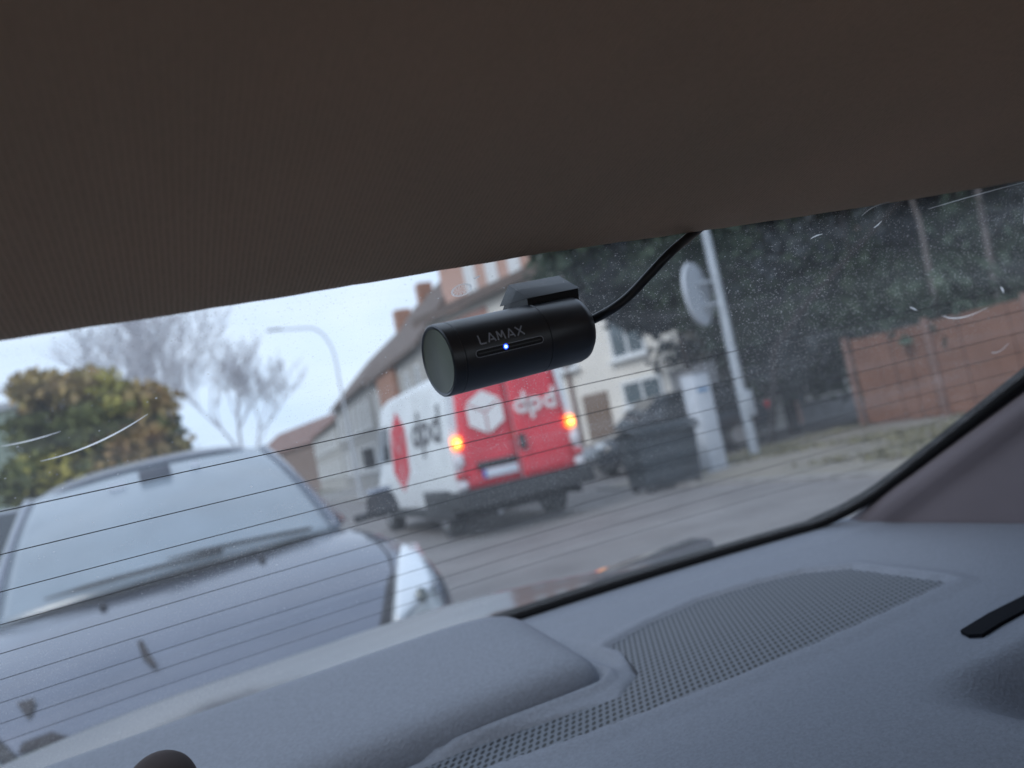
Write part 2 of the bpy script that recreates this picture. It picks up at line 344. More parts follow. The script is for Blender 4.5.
# glass pane
def fglass(u, v):
    x = GL-.02 + (GR+.04-GL)*u; z = .105 + (-.205-.105)*v; return L(x, gyl(x, z), z)
rear_window = MB().grid(fglass, 60, 40).build('rear_window', MT['glass'], car, smooth='all')
rear_window['label'] = 'dusty scratched rear window with thin heating wires'
def on_glass(x, z, off=.0012):
    y = gyl(x, z); n = Vector((0, -TAN, -1)).normalized()
    return Vector(L(x, y, z)) + n*off
# heating wires
def strip(pts, w_, z_th=.0002):
    vs = []; fs = []
    for i, (p, hw) in enumerate(pts):
        d = (pts[min(i+1, len(pts)-1)][0]-pts[max(i-1, 0)][0]).normalized(); n = Vector((0, -TAN, -1)).normalized(); s_ = d.cross(n).normalized()*w_*hw
        vs += [p-s_, p+s_, p+s_-n*z_th, p-s_-n*z_th]
        if i:
            o = (i-1)*4
            for k in range(4): fs.append((o+k, o+(k+1) % 4, o+4+(k+1) % 4, o+4+k))
    return vs, fs
for k in range(12):
    z = .0145 - k*.0157
    if z < -.120: break
    vs_, fs_ = strip([(on_glass(x, z), 1) for x in np.linspace(GL+.03, GR-.03, 30)], .00027)
    MB().add(vs_, fs_).build('heating_wire', MT['wire'], rear_window)
# scratches (x, z ends) found on the pane
EOF_SCR = None
def glass_at(px, py):
    d = ix*((px-512)/FPX) - iy*((py-384)/FPX) + fw
    d = rot.transposed() @ d; s_ = TAN; k = .3
    A = s_*k*d.x**2; B = d.z+s_*d.y-2*s_*k*d.x*X0; Cc = s_*k*X0*X0-.205
    t = (-B+math.sqrt(B*B-4*A*Cc))/(2*A); return (t*d.x, t*d.z)
scr = [((40,458),(95,440),(147,411),1.0), ((0,443),(30,437),(60,428),.7), ((927,207),(975,193),(1024,180),.8), ((860,214),(872,205),(888,200),.9),
       ((941,314),(960,316),(986,306),1.6), ((990,351),(998,350),(1007,342),1.2), ((908,305),(912,307),(916,309),1.2), ((872,226),(876,223),(880,219),1.8),
       ((809,237),(814,234),(821,232),1.6), ((999,285),(1001,288),(1002,292),1.6), ((1022,196),(1024,205),(1022,222),2.6), ((472,276),(475,275),(479,273),1.)]
for a, b, c, wd in scr:
    A, B, Cc = (Vector(glass_at(*p)) for p in (a, b, c)); pts = []
    for i in range(13):
        t = i/12; q = A*(1-t)*(1-2*t) + B*4*t*(1-t) + Cc*t*(2*t-1) if True else A
        pts.append((on_glass(q.x, q.y, .0015), .15+math.sin(math.pi*t)))
    vs_, fs_ = strip(pts, .00034*wd*(.62 if a[0] > 500 else 1))
    MB().add(vs_, fs_).build('scratch', MT['scratch'], rear_window)
# etched oval mark on the pane: hatched ring of dots
mb = MB(); cx, cz = glass_at(460, 287); n_ = Vector((0, -TAN, -1)).normalized(); su = Vector((1, 0, 0)); sv = su.cross(n_).normalized()
for ring, cnt in ((1.0, 44), (.88, 42), (.74, 36), (.6, 30), (.46, 24), (.32, 16), (.18, 8)):
    for k in range(cnt):
        a = 2*math.pi*k/cnt+ring; c = on_glass(cx, cz, .0016)+su*math.cos(a)*.0042*ring+sv*math.sin(a)*.0036*ring
        if ring < .8 and (k % 3 == 0): continue
        r_ = .00022 if ring > .8 else .00016
        mb.prism([c+su*r_*math.cos(j)+sv*r_*math.sin(j) for j in (0, 1.05, 2.09, 3.14, 4.19, 5.24)], n_*0, n_*.0001)
mb.build('etched_mark', MT['scratch'], rear_window)
# black rubber seals: bottom and sides
def tube_on_glass(pts, rad, name):
    mb = MB(); mb.tube(pts, rad, 8); return mb.build(name, MT['rubber'], car, smooth=True)
seal_pts = []
for x in np.linspace(-.5, GR-.05, 26): seal_pts.append(Vector(L(x, gyl(x, -.181)-.006, -.1785)))
cxr, czr = GR-.05, -.19
for t in np.linspace(.2, 1, 6):
    a = t*math.pi/2; x = GR-.05+.05*math.sin(a); z = -.181+.035*(1-math.cos(a)); seal_pts.append(Vector(L(x, gyl(x, z)-.004, z+.004)))
for z in np.linspace(-.13, .09, 14): seal_pts.append(Vector(L(GR, gyl(GR, z)-.004, z+.003)))
tube_on_glass(seal_pts, .0075, 'window_seal')

# headliner: lower surface with its rear edge rolled up
def zh(y): 
    t = .262-y; return .0625 + .20*t - .16*t*t if t < .6 else .0625+.20*.6-.16*.36 + (t-.6)*.01
def ss(a, b, x): t = np.clip((x-a)/(b-a), 0, 1); return t*t*(3-2*t)
def fhead(u, v):
    x = -.75 + 1.62*u
    prof = [(.268, .078), (.2695, .071), (.2665, .0655), (.262, .0630)] + [(y, zh(y)) for y in (.25, .23, .2, .16, .12, .08, .04, 0, -.05, -.1, -.2, -.3, -.5, -.8, -1.2, -1.6)]
    k = v*(len(prof)-1); i = min(int(k), len(prof)-2); t = k-i
    y = prof[i][0]*(1-t)+prof[i+1][0]*t; z = prof[i][1]*(1-t)+prof[i+1][1]*t
    wob = .0004*math.sin(x*160)+.0003*math.sin(x*390+1)
    y += -.25*(x-X0)**2 + (wob if v < .2 else 0); z += .0035 - .02*max(0, X0-x) + .0035*ss(-.05, .20, np.array(x))
    return L(x, y, z)
head = MB().grid(fhead, 240, 38).build('headliner', MT['headliner'], car, smooth='all', solid=.006)
head['label'] = 'dark brown ribbed fabric headliner above the rear window'

# ------- parcel shelf as a formed sheet
GP = [(.243, .459), (.275, .484), (.292, .53), (.293, .556), (.345, .572), (.406, .579), (.464, .565), (.499, .548), (.521, .513), (.5105, .42), (.506, .408),
      (.43, .407), (.355, .408), (.276, .414), (.20, .424), (.139, .437), (.06, .46), (.0, .48), (.02, .505), (.10, .487), (.17, .473)]
GP = [(x, y) for x, y in GP]
def sdf_poly(P, poly):
    P = np.asarray(P); d = np.full(len(P), 1e9); inside = np.zeros(len(P), bool); n = len(poly)
    for i in range(n):
        a = np.array(poly[i]); b = np.array(poly[(i+1) % n]); e = b-a; w_ = P-a
        t = np.clip((w_@e)/(e@e), 0, 1); q = w_-t[:, None]*e; d = np.minimum(d, np.hypot(q[:, 0], q[:, 1]))
        c = ((a[1] <= P[:, 1]) & (b[1] > P[:, 1])) | ((b[1] <= P[:, 1]) & (a[1] > P[:, 1]))
        xx = a[0]+(P[:, 1]-a[1])/(b[1]-a[1]+1e-12)*(b[0]-a[0]); inside ^= c & (P[:, 0] < xx)
    return np.where(inside, -d, d)
def sdf_rbox(P, c, h, r_):
    q = np.abs(P-np.array(c))-np.array(h)+r_
    return np.hypot(np.maximum(q[:, 0], 0), np.maximum(q[:, 1], 0))+np.minimum(np.maximum(q[:, 0], q[:, 1]), 0)-r_
def ss(a, b, x): t = np.clip((x-a)/(b-a), 0, 1); return t*t*(3-2*t)
ZS = -.185
HB = ((.044, .550), (.214, .066), .022)     # brake light housing footprint
def shelf_z(P):
    z = np.full(len(P), ZS)
    dg = sdf_poly(P, GP); z -= .0035*ss(.003, -.001, dg)                       # sunken grille panel
    z += .0025*ss(.022, .006, dg)*ss(-.001, .003, dg)                          # soft rim round it
    dh = sdf_rbox(P, *HB); z -= .005*np.exp(-((dh-.020)/.009)**2)              # groove round the housing
    z += .005*np.exp(-((dh-.003)/.0035)**2)                                    # thin raised rim
    # strip along the glass is a little higher
    yg = (.205-ZS)/TAN-.3*(P[:, 0]-X0)**2
    dy = yg-P[:, 1]; z += .003*ss(.075, .055, dy)
    # right side: rises to the pillar and has a belt guide hollow
    
    u = P[:, 0]-.36; v = P[:, 1]-.285
    z += .018*np.exp(-((u-.12)/.075)**2-((v+.02)/.038)**2)
    z -= .030*ss(.302, .262, P[:, 1]+.12*(P[:, 0]-.45))*ss(.325, .39, P[:, 0])
    return z
nx, ny = 330, 300
xs = np.linspace(-.55, .70, nx); tt = np.linspace(0, 1, ny)
V = []
P = []
for j in range(ny):
    yfar = (.205-ZS)/TAN-.3*(xs-X0)**2-.004; y = .02+(yfar-.02)*tt[j]; P.append(np.c_[xs, y])
P = np.concatenate(P); Z = shelf_z(P)
V = [L(p[0], p[1], z) for p, z in zip(P, Z)]
dgf = sdf_poly(P, GP)
F = []
for j in range(ny-1):
    for i in range(nx-1):
        F.append((j*nx+i, j*nx+i+1, (j+1)*nx+i+1, (j+1)*nx+i))
shelf = MB().add(V, F).build('parcel_shelf', MT['shelf'], car, smooth='all')
shelf['label'] = 'blue grey moulded plastic parcel shelf'
# speaker grille panel lying in its recess
mb = MB(); gp = [Vector(L(x, y, 0)) for x, y in GP]
xs2 = np.arange(-.02, .54, .005); 
gpts = []
inner = []
# inset outline
cxg = np.mean([p[0] for p in GP]); 
mb.prism([(x, y, EYE+ZS-.0032) for x, y in GP], (0, 0, 0), (0, 0, .0016))
mb.build('speaker_grille', MT['grille'], shelf)
# housing of the high brake light
def fh(u, v):
    # radial cap: v 0 centre .. 1 rim ; u angle
    a = 2*math.pi*u; c, h, r_ = HB
    # superellipse outline
    n = 9.; ca, sa = math.cos(a), math.sin(a); k = (abs(ca)**n+abs(sa)**n)**(-1/n)
    x = c[0]+h[0]*.985*k*ca*v; y = c[1]+h[1]*.985*k*sa*v
    top = .050*(1-ss(.55, 1.0, np.array([v]))[0]**1.0*0)
    f = (1-v**12)**(1/2.4) if v < 1 else 0
    hgt = (.038+.014*(y-c[1])/h[1])*f
    return L(x, y, ZS+.001+hgt-.004)
hv = []
hous = MB(); nu = 160
vsr = [0, .3, .5, .65, .75, .82, .87, .91, .94, .96, .975, .985, .993, .998, 1.0]
vs_ = []; 
for v in vsr:
    for i in range(nu): vs_.append(fh(i/nu, v))
fs_ = [(j*nu+i, j*nu+(i+1) % nu, (j+1)*nu+(i+1) % nu, (j+1)*nu+i) for j in range(len(vsr)-1) for i in range(nu)]
bh = hous.add(vs_, fs_).build('brake_light_housing', MT['shelf'], car, smooth='all')
bh['label'] = 'rounded brake light housing raised on the shelf'
# belt slot: dark curved strap guide
A_ = [(.413, .330), (.418, .339), (.45, .342), (.50, .342), (.60, .342), (.60, .324), (.50, .325), (.438, .325), (.416, .3235)]
pz = shelf_z(np.array(A_))
mb = MB(); mb.prism([L(x, y, z+.0012) for (x, y), z in zip(A_, pz)], (0, 0, -.004), (0, 0, .0012)); mb.build('belt_slot', MT['slot'], shelf)
# C pillar trims, right and left
for sx, xx, nm in ((1, .665, 0), (-1, GL-.05, 1)):
    def fp(u, v, xx=xx, sx=sx):
        z = -.20+.30*v; yt = gyl(GR if sx > 0 else GL, z)-.010; y0 = -.25
        y = y0+(yt-y0)*u
        bul = sx*(.05*(1-u)**2+ .012*math.exp(-((1-u)/.03)**2)*0)
        inn = -sx*.010*math.exp(-((yt-y-.03)/.02)**2)
        return L(xx+.006*sx+bul*1.0+inn+sx*.03*v*v, y, z)
    MB().grid(fp, 60, 16).build('pillar_trim', MT['pillar'], car, smooth='all', solid=.004*(1))
# round brown knob at the lower left, close to the eye
kb = []
for k_ in range(12):
    a = k_/11*math.pi/2; kb.append((-.0185, .345, -.0895-.013*(1-math.cos(a)), .013*math.sin(a)+.0002))
kb += [(-.0185, .345, -.112, .0125), (-.0185, .345, -.118, .006), (-.0185, .345, -.188, .006)]
MB().tube([L(*q[:3]) for q in kb], [q[3] for q in kb], 24).build('brown_knob', MT['knobcloth'], car, smooth=True)
# trunk lid outside, glossy paint
def flid(u, v):
    x = -.62+1.34*u; ylip = 1.13-1.25*max(0, abs(x-.14)-.08)**2.2
    y0 = gyl(x, -.215)+.0; y = y0+(ylip-y0)*min(v*1.12, 1.0)
    z = -.212 - .019*min(v*1.12, 1) - .012*math.sin(min(v*1.12, 1)*math.pi)
    if v*1.12 > 1:
        t = (v*1.12-1)/.12; y += .03*math.sin(t*1.5); z -= .10*t*t
    z -= .05*(max(0, abs(x-.11)-.30))**1.5 + 6.0*max(0, abs(x-.11)-.50)**2
    return L(x, y, z)
MB().grid(flid, 80, 56).build('trunk_lid', MT['trunk'], car, smooth='all')
# outer shell that keeps daylight out: roof skin, side panels, floor, front bulkhead
def part(name, c, d, m=MT['bodydark'], bevel=.01): return box(name, L(*c), d, m, car, bevel=bevel)
def froof(u, v):
    x = -.80+1.76*u; y = -1.9+2.10*v; return L(x, y, .155-.06*(x-.08)**2-.03*max(0, v-.8)*5*.3)
MB().grid(froof, 16, 16).build('roof_skin', MT['trunk'], car, smooth='all', solid=.004)
for sx, xx in ((1, .90), (-1, -.78)):
    part('side_panel', (xx, -.85, -.62), (.06, 2.2, .80), MT['trunk'])
    part('rear_fender', (xx-.02*sx, .78, -.72), (.10, .80, .72), MT['trunk'])
    part('side_pillar', (xx-.03*sx, -.45, -.05), (.04, .12, .42), MT['bodydark'])
    part('side_pillar', (xx-.03*sx, .06, -.05), (.04, .30, .42), MT['bodydark'])
part('rear_bumper', (.07, 1.22, -.70), (1.6, .16, .40), MT['trunk'], .04)
part('tail_panel', (.07, 1.08, -.45), (1.45, .06, .40), MT['trunk'], .01)
part('seat_back', (.07, -.02, -.50), (1.3, .10, .60), MT['seat'], .03)
part('bounce_cushion', (.07, -.36, -.62), (1.3, .60, .18), MT['seat'], .03)  # unseen cushion, added to throw warm light onto the headliner
part('cabin_floor', (.07, -.6, -.98), (1.6, 2.6, .05))
part('dashboard', (.07, -1.75, -.45), (1.6, .35, .55), MT['bodydark'], .05)
for sx, xx in ((1, .86), (-1, -.74)):
    wt = MB().tube([(xx-.09, .55, .31), (xx+.09, .55, .31)], .31, 28).build('wheel', MT['tyre'], car, smooth=True)
    MB().tube([(xx-.095, .55, .31), (xx+.095, .55, .31)], .2, 20).build('rim', MT['rim'], wt, smooth=True)

# ================================================================== DASH CAMERA on the pane
dc = bpy.data.objects.new('dash_camera', None); col.objects.link(dc)
ax = Vector((.996, .070, .050)).normalized()
cL = Vector((.1045, .2785, .0312)); 
wax = rot @ ax; wcl = Vector((0, 0, EYE)) + rot @ cL
LEN, RAD = .0682, .0141
# local frame: X along the barrel, Z towards the pane
up_ = rot @ Vector((0, TAN, 1)).normalized(); yv = up_.cross(wax).normalized(); zv = wax.cross(yv).normalized()
m4 = Matrix.Identity(4)
for r in range(3): m4[r][0], m4[r][1], m4[r][2], m4[r][3] = wax[r], yv[r], zv[r], wcl[r]
dc.matrix_world = m4; dc.empty_display_size = .03
tag(dc, 'small black cylindrical dash camera with blue light and white lettering, hanging from rear window', 'camera')
def lathe(prof, n=72):
    vs = []; fs = []
    for x, r_ in prof:
        for k in range(n): a = 2*math.pi*k/n; vs.append((x, r_*math.cos(a), r_*math.sin(a)))
    for j in range(len(prof)-1):
        for k in range(n): fs.append((j*n+k, j*n+(k+1) % n, (j+1)*n+(k+1) % n, (j+1)*n+k))
    return MB().add(vs, fs)
r0 = RAD
body = lathe([(.0006, r0-.0016), (.0, r0-.0006), (.0004, r0-.0001), (.0012, r0), (.0048, r0), (.0050, r0-.00025), (.0053, r0-.00025), (.0055, r0), (.0435, r0), (.0437, r0-.0003), (.0440, r0-.0003), (.0442, r0), (LEN-.005, r0), (LEN-.0025, r0-.0006), (LEN-.0008, r0-.0022), (LEN, r0-.005), (LEN, .0001)]).build('body', MT['black'], dc, smooth=True)
lathe([(.0005, .0001), (.0005, r0-.0023), (.0003, r0-.0016)]).build('lens', MT['lens'], dc, smooth=True)
# ring (black bezel between body and lens)
# which direction faces the eye: angle on the barrel
eye_l = m4.inverted() @ Vector((0, 0, EYE)); ANG = math.atan2(eye_l.z, eye_l.y)
def bar(x, a, r_): return (x, r_*math.cos(a), r_*math.sin(a))
def barrel_patch(poly, name, m, parent, h=.00012, base=0.0):
    """poly in (x along barrel, s round it upwards); laid on the barrel surface"""
    n = len(poly)
    mb = MB(); vs = [bar(x, ANG+sgn*s/r0, r0+base+h) for x, s in poly]+[bar(x, ANG+sgn*s/r0, r0+base-.0002) for x, s in poly]
    fs = [tuple(range(n)), tuple(range(n, 2*n))[::-1]]+[(i, (i+1) % n, n+(i+1) % n, n+i) for i in range(n)]
    mb.add(vs, fs); return mb
# sign so that +s goes up towards the pane (local +Z)
sgn = 1 if math.cos(ANG) > 0 else -1
def stroke(p, q, w_, nseg=6):
    p = Vector(p); q = Vector(q); d = (q-p).normalized(); n = Vector((-d.y, d.x))*w_/2
    return [p-n, q-n, q+n, p+n]
def letters(txt, x0, s0, h, wd, gap, w_):
    """LAMAX drawn as strokes"""
    out_ = []; x = x0
    for ch in txt:
        if ch == 'L': S = [((0, 0), (0, 1)), ((0, 0), (.8, 0))]; W = .8
        elif ch == 'A': S = [((0, 0), (.5, 1)), ((.5, 1), (1, 0)), ((.32, .25), (.86, .25))]; W = 1
        elif ch == 'M': S = [((0, 0), (.12, 1)), ((.12, 1), (.5, .25)), ((.5, .25), (.88, 1)), ((.88, 1), (1, 0))]; W = 1.05
        elif ch == 'X': S = [((0, 0), (1, 1)), ((0, 1), (1, 0))]; W = 1
        for a, b in S:
            out_.append(stroke((x+a[0]*wd, s0+a[1]*h), (x+b[0]*wd, s0+b[1]*h), w_))
        x += W*wd+gap
    return out_
mb = MB()
for k, q in enumerate(letters('LAMAX', .0125, .0026, .0036, .00315, .0011, .00052)):
    pp = []
    for a, b in zip(q, q[1:]+q[:1]):
        pp += [a, (a+b)/2]
    sub_ = barrel_patch([(p.x, p.y) for p in pp], '', None, None, h=.00010+.00001*k); mb.add(sub_.v, sub_.f)
mb.build('lettering', MT['print_grey'], dc)
def stadium(xa, xb, s, r_, n=10):
    return [(xb+r_*math.cos(t), s+r_*math.sin(t)) for t in np.linspace(-math.pi/2, math.pi/2, n)]+[(xa-r_*math.cos(t), s-r_*math.sin(t)) for t in np.linspace(-math.pi/2, math.pi/2, n)]
def ringpatch(outer, inner):
    n = len(outer); vs = [bar(x, ANG+sgn*s/r0, r0+.00008) for x, s in outer]+[bar(x, ANG+sgn*s/r0, r0+.00008) for x, s in inner]
    return MB().add(vs, [(i, (i+1) % n, n+(i+1) % n, n+i) for i in range(n)])
# long groove: bright lower lip and dark floor
def st(r_): 
    pts = stadium(.0108, .0385, -.0008, r_); 
    o_ = []
    for i, (a, b) in enumerate(zip(pts, pts[1:]+pts[:1])):
        m_ = 8 if abs(a[0]-b[0]) > .01 else 1
        o_ += [(a[0]+(b[0]-a[0])*k/m_, a[1]+(b[1]-a[1])*k/m_) for k in range(m_)]
    return o_
ringpatch(st(.00145), st(.00128)).build('groove_rim', MT['print_grey'], dc)
ringpatch(st(.00126), st(.0002)).build('groove', MT['blackdark'], dc)
def disc(x, s, r_, h):
    c = bar(x, ANG+sgn*s/r0, r0+h); vs = [c]+[bar(x+r_*math.cos(t), ANG+sgn*(s+r_*math.sin(t))/r0, r0+h*.6) for t in np.linspace(0, 2*math.pi, 17)[:-1]]
    return MB().add(vs, [(0, 1+i, 1+(i+1) % 16) for i in range(16)])
led = disc(.0226, -.0004, .0006, .0003).build('status_light', MT['led'], dc)
disc(.0226, -.0004, .0011, .00014).build('glow_rim', MT['ledglow'], led)  # glowing disc put in for the blue glow around the light
# wedge bracket between barrel and pane
zt = .0240
tri = [(-.0035, r0-.0028), (-.0005, zt), (.0085, zt-.0100)]
br = MB()
def wedge(x0, x1):
    yy = 1 if eye_l.y < 0 else -1
    a = [(x0, yy*.0074, zt+.001), (x0, -yy*.0062, zt+.001), (x0, -yy*.0128, .0112)]; b = [(x1, q[1], q[2]) for q in a]
    return MB().add(a+b, [(0, 1, 2), (5, 4, 3), (0, 3, 4, 1), (1, 4, 5, 2), (2, 5, 3, 0)])
wedge(.0435, .0695).build('bracket', MT['bracket'], dc, bevel=.0002)
_q = [(yy_*.0070, .0225), (-yy_*.0055, .0235), (-yy_*.0118, .0122), (-yy_*.0075, .0075), (yy_*.0070, .0075)] if (yy_ := (1 if eye_l.y < 0 else -1)) else None
MB().prism([(0, q_[0], q_[1]) for q_ in _q], (.0437, 0, 0), (.0693, 0, 0)).build('bracket_shade', MT['blackdark'], dc)  # deep black filler for the shadow under the bracket's overhang
# cable from the right end up behind the headliner edge
def at_t(px, py, t):
    d = ix*((px-512)/FPX) - iy*((py-384)/FPX) + fw; return Vector((0, 0, EYE)) + d*t
inv = m4.inverted()
pe = Vector((LEN-.004, 0, .001))
cp = [pe, pe+Vector((.006, 0, .0003))]+[inv @ at_t(*q) for q in ((612, 309, .325), (630, 295, .325), (650, 274, .323), (670, 253, .325), (690, 236, .338), (706, 223, .348), (722, 212, .356))]
# smooth (Catmull-Rom)
sp = []
for i in range(len(cp)-1):
    p0, p1, p2, p3 = cp[max(i-1, 0)], cp[i], cp[i+1], cp[min(i+2, len(cp)-1)]
    for k in range(6):
        t = k/6; sp.append(.5*((2*p1)+(p2-p0)*t+(2*p0-5*p1+4*p2-p3)*t*t+(3*p1-p0-3*p2+p3)*t**3))
sp.append(cp[-1])
MB().tube(sp, .0020, 16).build('cable', MT['cable'], dc, smooth=True)

# ================================================================== vehicles
def loft(stations, sub=2, capf=True, capb=True):
    """stations: list of (y, [(x,z)...half profile from top centre to bottom]) -> closed symmetric shell"""
    mb = MB(); n = len(stations[0][1]); ring = 2*n-1
    vs = []
    for y, pr in stations:
        full = [(-x, y, z) for x, z in pr[::-1]]+[(x, y, z) for x, z in pr[1:]]
        vs += full
    fs = []
    for j in range(len(stations)-1):
        for i in range(ring-1): fs.append((j*ring+i, j*ring+i+1, (j+1)*ring+i+1, (j+1)*ring+i))
        fs.append((j*ring+ring-1, j*ring, (j+1)*ring, (j+1)*ring+ring-1))
    if capf: fs.append(tuple(range(ring)))
    if capb: fs.append(tuple((len(stations)-1)*ring+i for i in range(ring)))
    return mb.add(vs, fs)
def bvh_of(o):
    dg = bpy.context.evaluated_depsgraph_get(); e = o.evaluated_get(dg); me = e.to_mesh()
    b = BVHTree.FromPolygons([v.co.copy() for v in me.vertices], [tuple(p.vertices) for p in me.polygons]); e.to_mesh_clear(); return b
def patch_front(bvh, poly, off=.008, y0=-2., n=10, th=.01, dir_=Vector((0, 1, 0)), fallback=None):
    """four-corner patch in (x,z), dropped on the body along dir_"""
    a, b, c, d = [Vector(p) for p in poly]; pts = []
    for j in range(n+1):
        for i in range(n+1):
            u, v = i/n, j/n; q = (a*(1-u)+b*u)*(1-v)+(d*(1-u)+c*u)*v
            h = bvh.ray_cast(Vector((q.x, y0, q.y)), dir_)
            y = h[0].y if h[0] else (fallback if fallback is not None else (pts[-1][1]+off if pts else 0))
            pts.append((q.x, y-off, q.y))
    return pts, [(j*(n+1)+i, j*(n+1)+i+1, (j+1)*(n+1)+i+1, (j+1)*(n+1)+i) for j in range(n) for i in range(n)]
def wheel(parent, x, y, r_=.32, w_=.2, rimr=.21):
    t = MB().tube([(x-w_/2, y, r_), (x-w_/2+.02, y, r_), (x+w_/2-.02, y, r_), (x+w_/2, y, r_)], [r_-.02, r_, r_, r_-.02], 32).build('wheel', MT['tyre'], parent, smooth=True)
    rm = MB()
    for sx in ((1,) if x > 0 else (-1,)):
        xx = x+sx*(w_/2+.004)
        rm.tube([(xx-.01*sx, y, r_), (xx, y, r_)], [rimr, rimr*.96], 24)
        for k in range(5):
            a = 2*math.pi*k/5; rm.box((xx+.006*sx, y+math.cos(a)*rimr*.5, r_+math.sin(a)*rimr*.5), (.012, .05, .05))
    rm.build('rim', MT['rim'], t, smooth=True)
def prof(w_, zt, zb, edge=.16):
    return [(0, zt), (w_*.35, zt-.004), (w_*.65, zt-.018), (w_*.82, zt-.04), (w_*.93, zt-.085), (w_*.985, zt-edge), (w_, (zt+zb)/2+.05), (w_*.99, (zt+zb)/2-.1), (w_*.96, zb+.09), (w_*.88, zb), (w_*.4, zb)]

# --- silver parked car facing us
SC = empty('parked_car', (.12, 2.76, -.01), 0, 'silver grey parked car with big windscreen close behind the rear window', 'car')
SC.rotation_euler = (0, -R(3.2), R(1.0))
st_ = [(.02, prof(.50, .52, .26, .10)), (.06, prof(.78, .69, .22, .10)), (.16, prof(.89, .80, .20, .12)), (.32, prof(.945, .87, .19, .12)), (.55, prof(.95, .935, .18, .12)), (.82, prof(.935, .985, .18, .14)), (1.1, prof(.92, 1.0, .18, .12)),
       (1.6, prof(.91, 1.01, .18, .1)), (3.2, prof(.91, 1.03, .18, .1)), (3.9, prof(.88, 1.05, .2, .1)), (4.2, prof(.78, 1.0, .28, .12)), (4.25, prof(.6, .9, .35, .12))]
sbody = loft(st_).build('body', MT['silver'], SC, smooth='all', sub=2)
bpy.context.view_layer.update()
bv = bvh_of(sbody)
bc = lambda u: Vector((.715*u, .86+.20*abs(u)**2.2, 1.0-.035*u*u))
tc_ = lambda u: Vector((.575*u, 1.86+.09*u*u, 1.515-.035*u*u))
def fws(u, v):
    a = bc(2*u-1); b = tc_(2*u-1); p = a.lerp(b, v); p.z += .045*math.sin(math.pi*v); p.y -= .02*math.sin(math.pi*v); return p
ws = MB().grid(fws, 24, 16).build('windscreen', MT['wscreen'], SC, smooth='all', solid=.005)
# body coloured frame: roof, pillars
def froof2(u, v):
    uu = 2*u-1; x = (.60+.035*v)*uu; yf = 1.85+.09*uu*uu; y = yf+(3.95-yf)*v
    z = 1.522-.036*uu*uu+.105*math.sin(math.pi*min(1, v*1.1)*.75)-.07*v*v-.05*abs(uu)**6
    return (x, y, z)
rf = MB().grid(froof2, 24, 20).build('roof', MT['silver'], SC, smooth='all', solid=.01)
for s_ in (-1, 1):
    def fap(u, v):
        p = fws(1 if s_ > 0 else 0, v); q = Vector((s_*(.80-.165*v), 1.25+.85*v, .985+.49*v)); r_ = p.lerp(q, u); r_.z += .012*math.sin(math.pi*u); r_.x += s_*.01*math.sin(math.pi*u); return r_+Vector((0, -.004, .004))
    MB().grid(fap, 5, 12).build('pillar', MT['silver'], SC, smooth='all', solid=.012)
    MB().grid(lambda u, v: (s_*(.81-.165*v), 1.27+.82*v+(3.7-.1*v-1.27-.82*v)*u, .985+.49*v), 10, 6).build('side_window', MT['darkglass'], SC, smooth='all', solid=.01)
    MB().grid(lambda u, v: (s_*(.80-.15*v)-s_*.1*u*u, 3.6-.1*v+(.35+.15*(1-v))*u, .985+.50*v), 6, 6).build('pillar', MT['silver'], SC, smooth='all', solid=.01)
    mir = MB().box((s_*.985, 1.20, 1.02), (.17, .13, .13), rz=s_*.25, taper=.75).build('wing_mirror', MT['wiper'], SC, bevel=.035)
    MB().box((s_*.985, 1.20, 1.092), (.13, .10, .02), rz=s_*.25, taper=.7).build('mirror_cap', MT['silver'], mir, bevel=.006)
    MB().box((s_*.90, 1.24, .975), (.12, .06, .04)).build('mirror_foot', MT['wiper'], mir, bevel=.01)
# headlights and their dark inner surrounds, moulded on the front corners (outline on the right one, mirrored for the other)
def bonnet(px, py):
    d = ix*((px-512)/FPX) - iy*((py-384)/FPX) + fw; im = SC.matrix_world.inverted(); h = bv.ray_cast(im @ Vector((0, 0, EYE)), im.to_3x3() @ d); return h
bpy.context.view_layer.update()
def corner_patch(A, B, C_, D, n, off):
    g_ = []
    for j_ in range(n+1):
        row = []
        for i_ in range(n+1):
            u, v = i_/n, j_/n; px = (A[0]*(1-u)+B[0]*u)*(1-v)+(D[0]*(1-u)+C_[0]*u)*v; py = (A[1]*(1-u)+B[1]*u)*(1-v)+(D[1]*(1-u)+C_[1]*u)*v
            h = bonnet(px, py)
            if h[0] is None and row: p = row[-1]+Vector((.010, .02, -.03))
            elif h[0] is None: p = g_[-1][0] if g_ else Vector((.7, .1, .5))
            else: p = h[0]+(h[1] if h[1].z > -.2 else -h[1])*off
            row.append(p)
        g_.append(row)
    return g_
HLG = corner_patch((386, 668), (458, 640), (416, 548), (398, 552), 12, .012)
for j_, row in enumerate(HLG):
    for i_, p in enumerate(row):
        k_ = math.sin(math.pi*i_/12)*math.sin(math.pi*j_/12)*.028; p += Vector((.6, -.6, .5))*k_
RFG = corner_patch((392, 632), (434, 588), (414, 552), (400, 554), 6, .040)
SUG = corner_patch((377, 640), (391, 636), (402, 574), (388, 578), 6, .008)
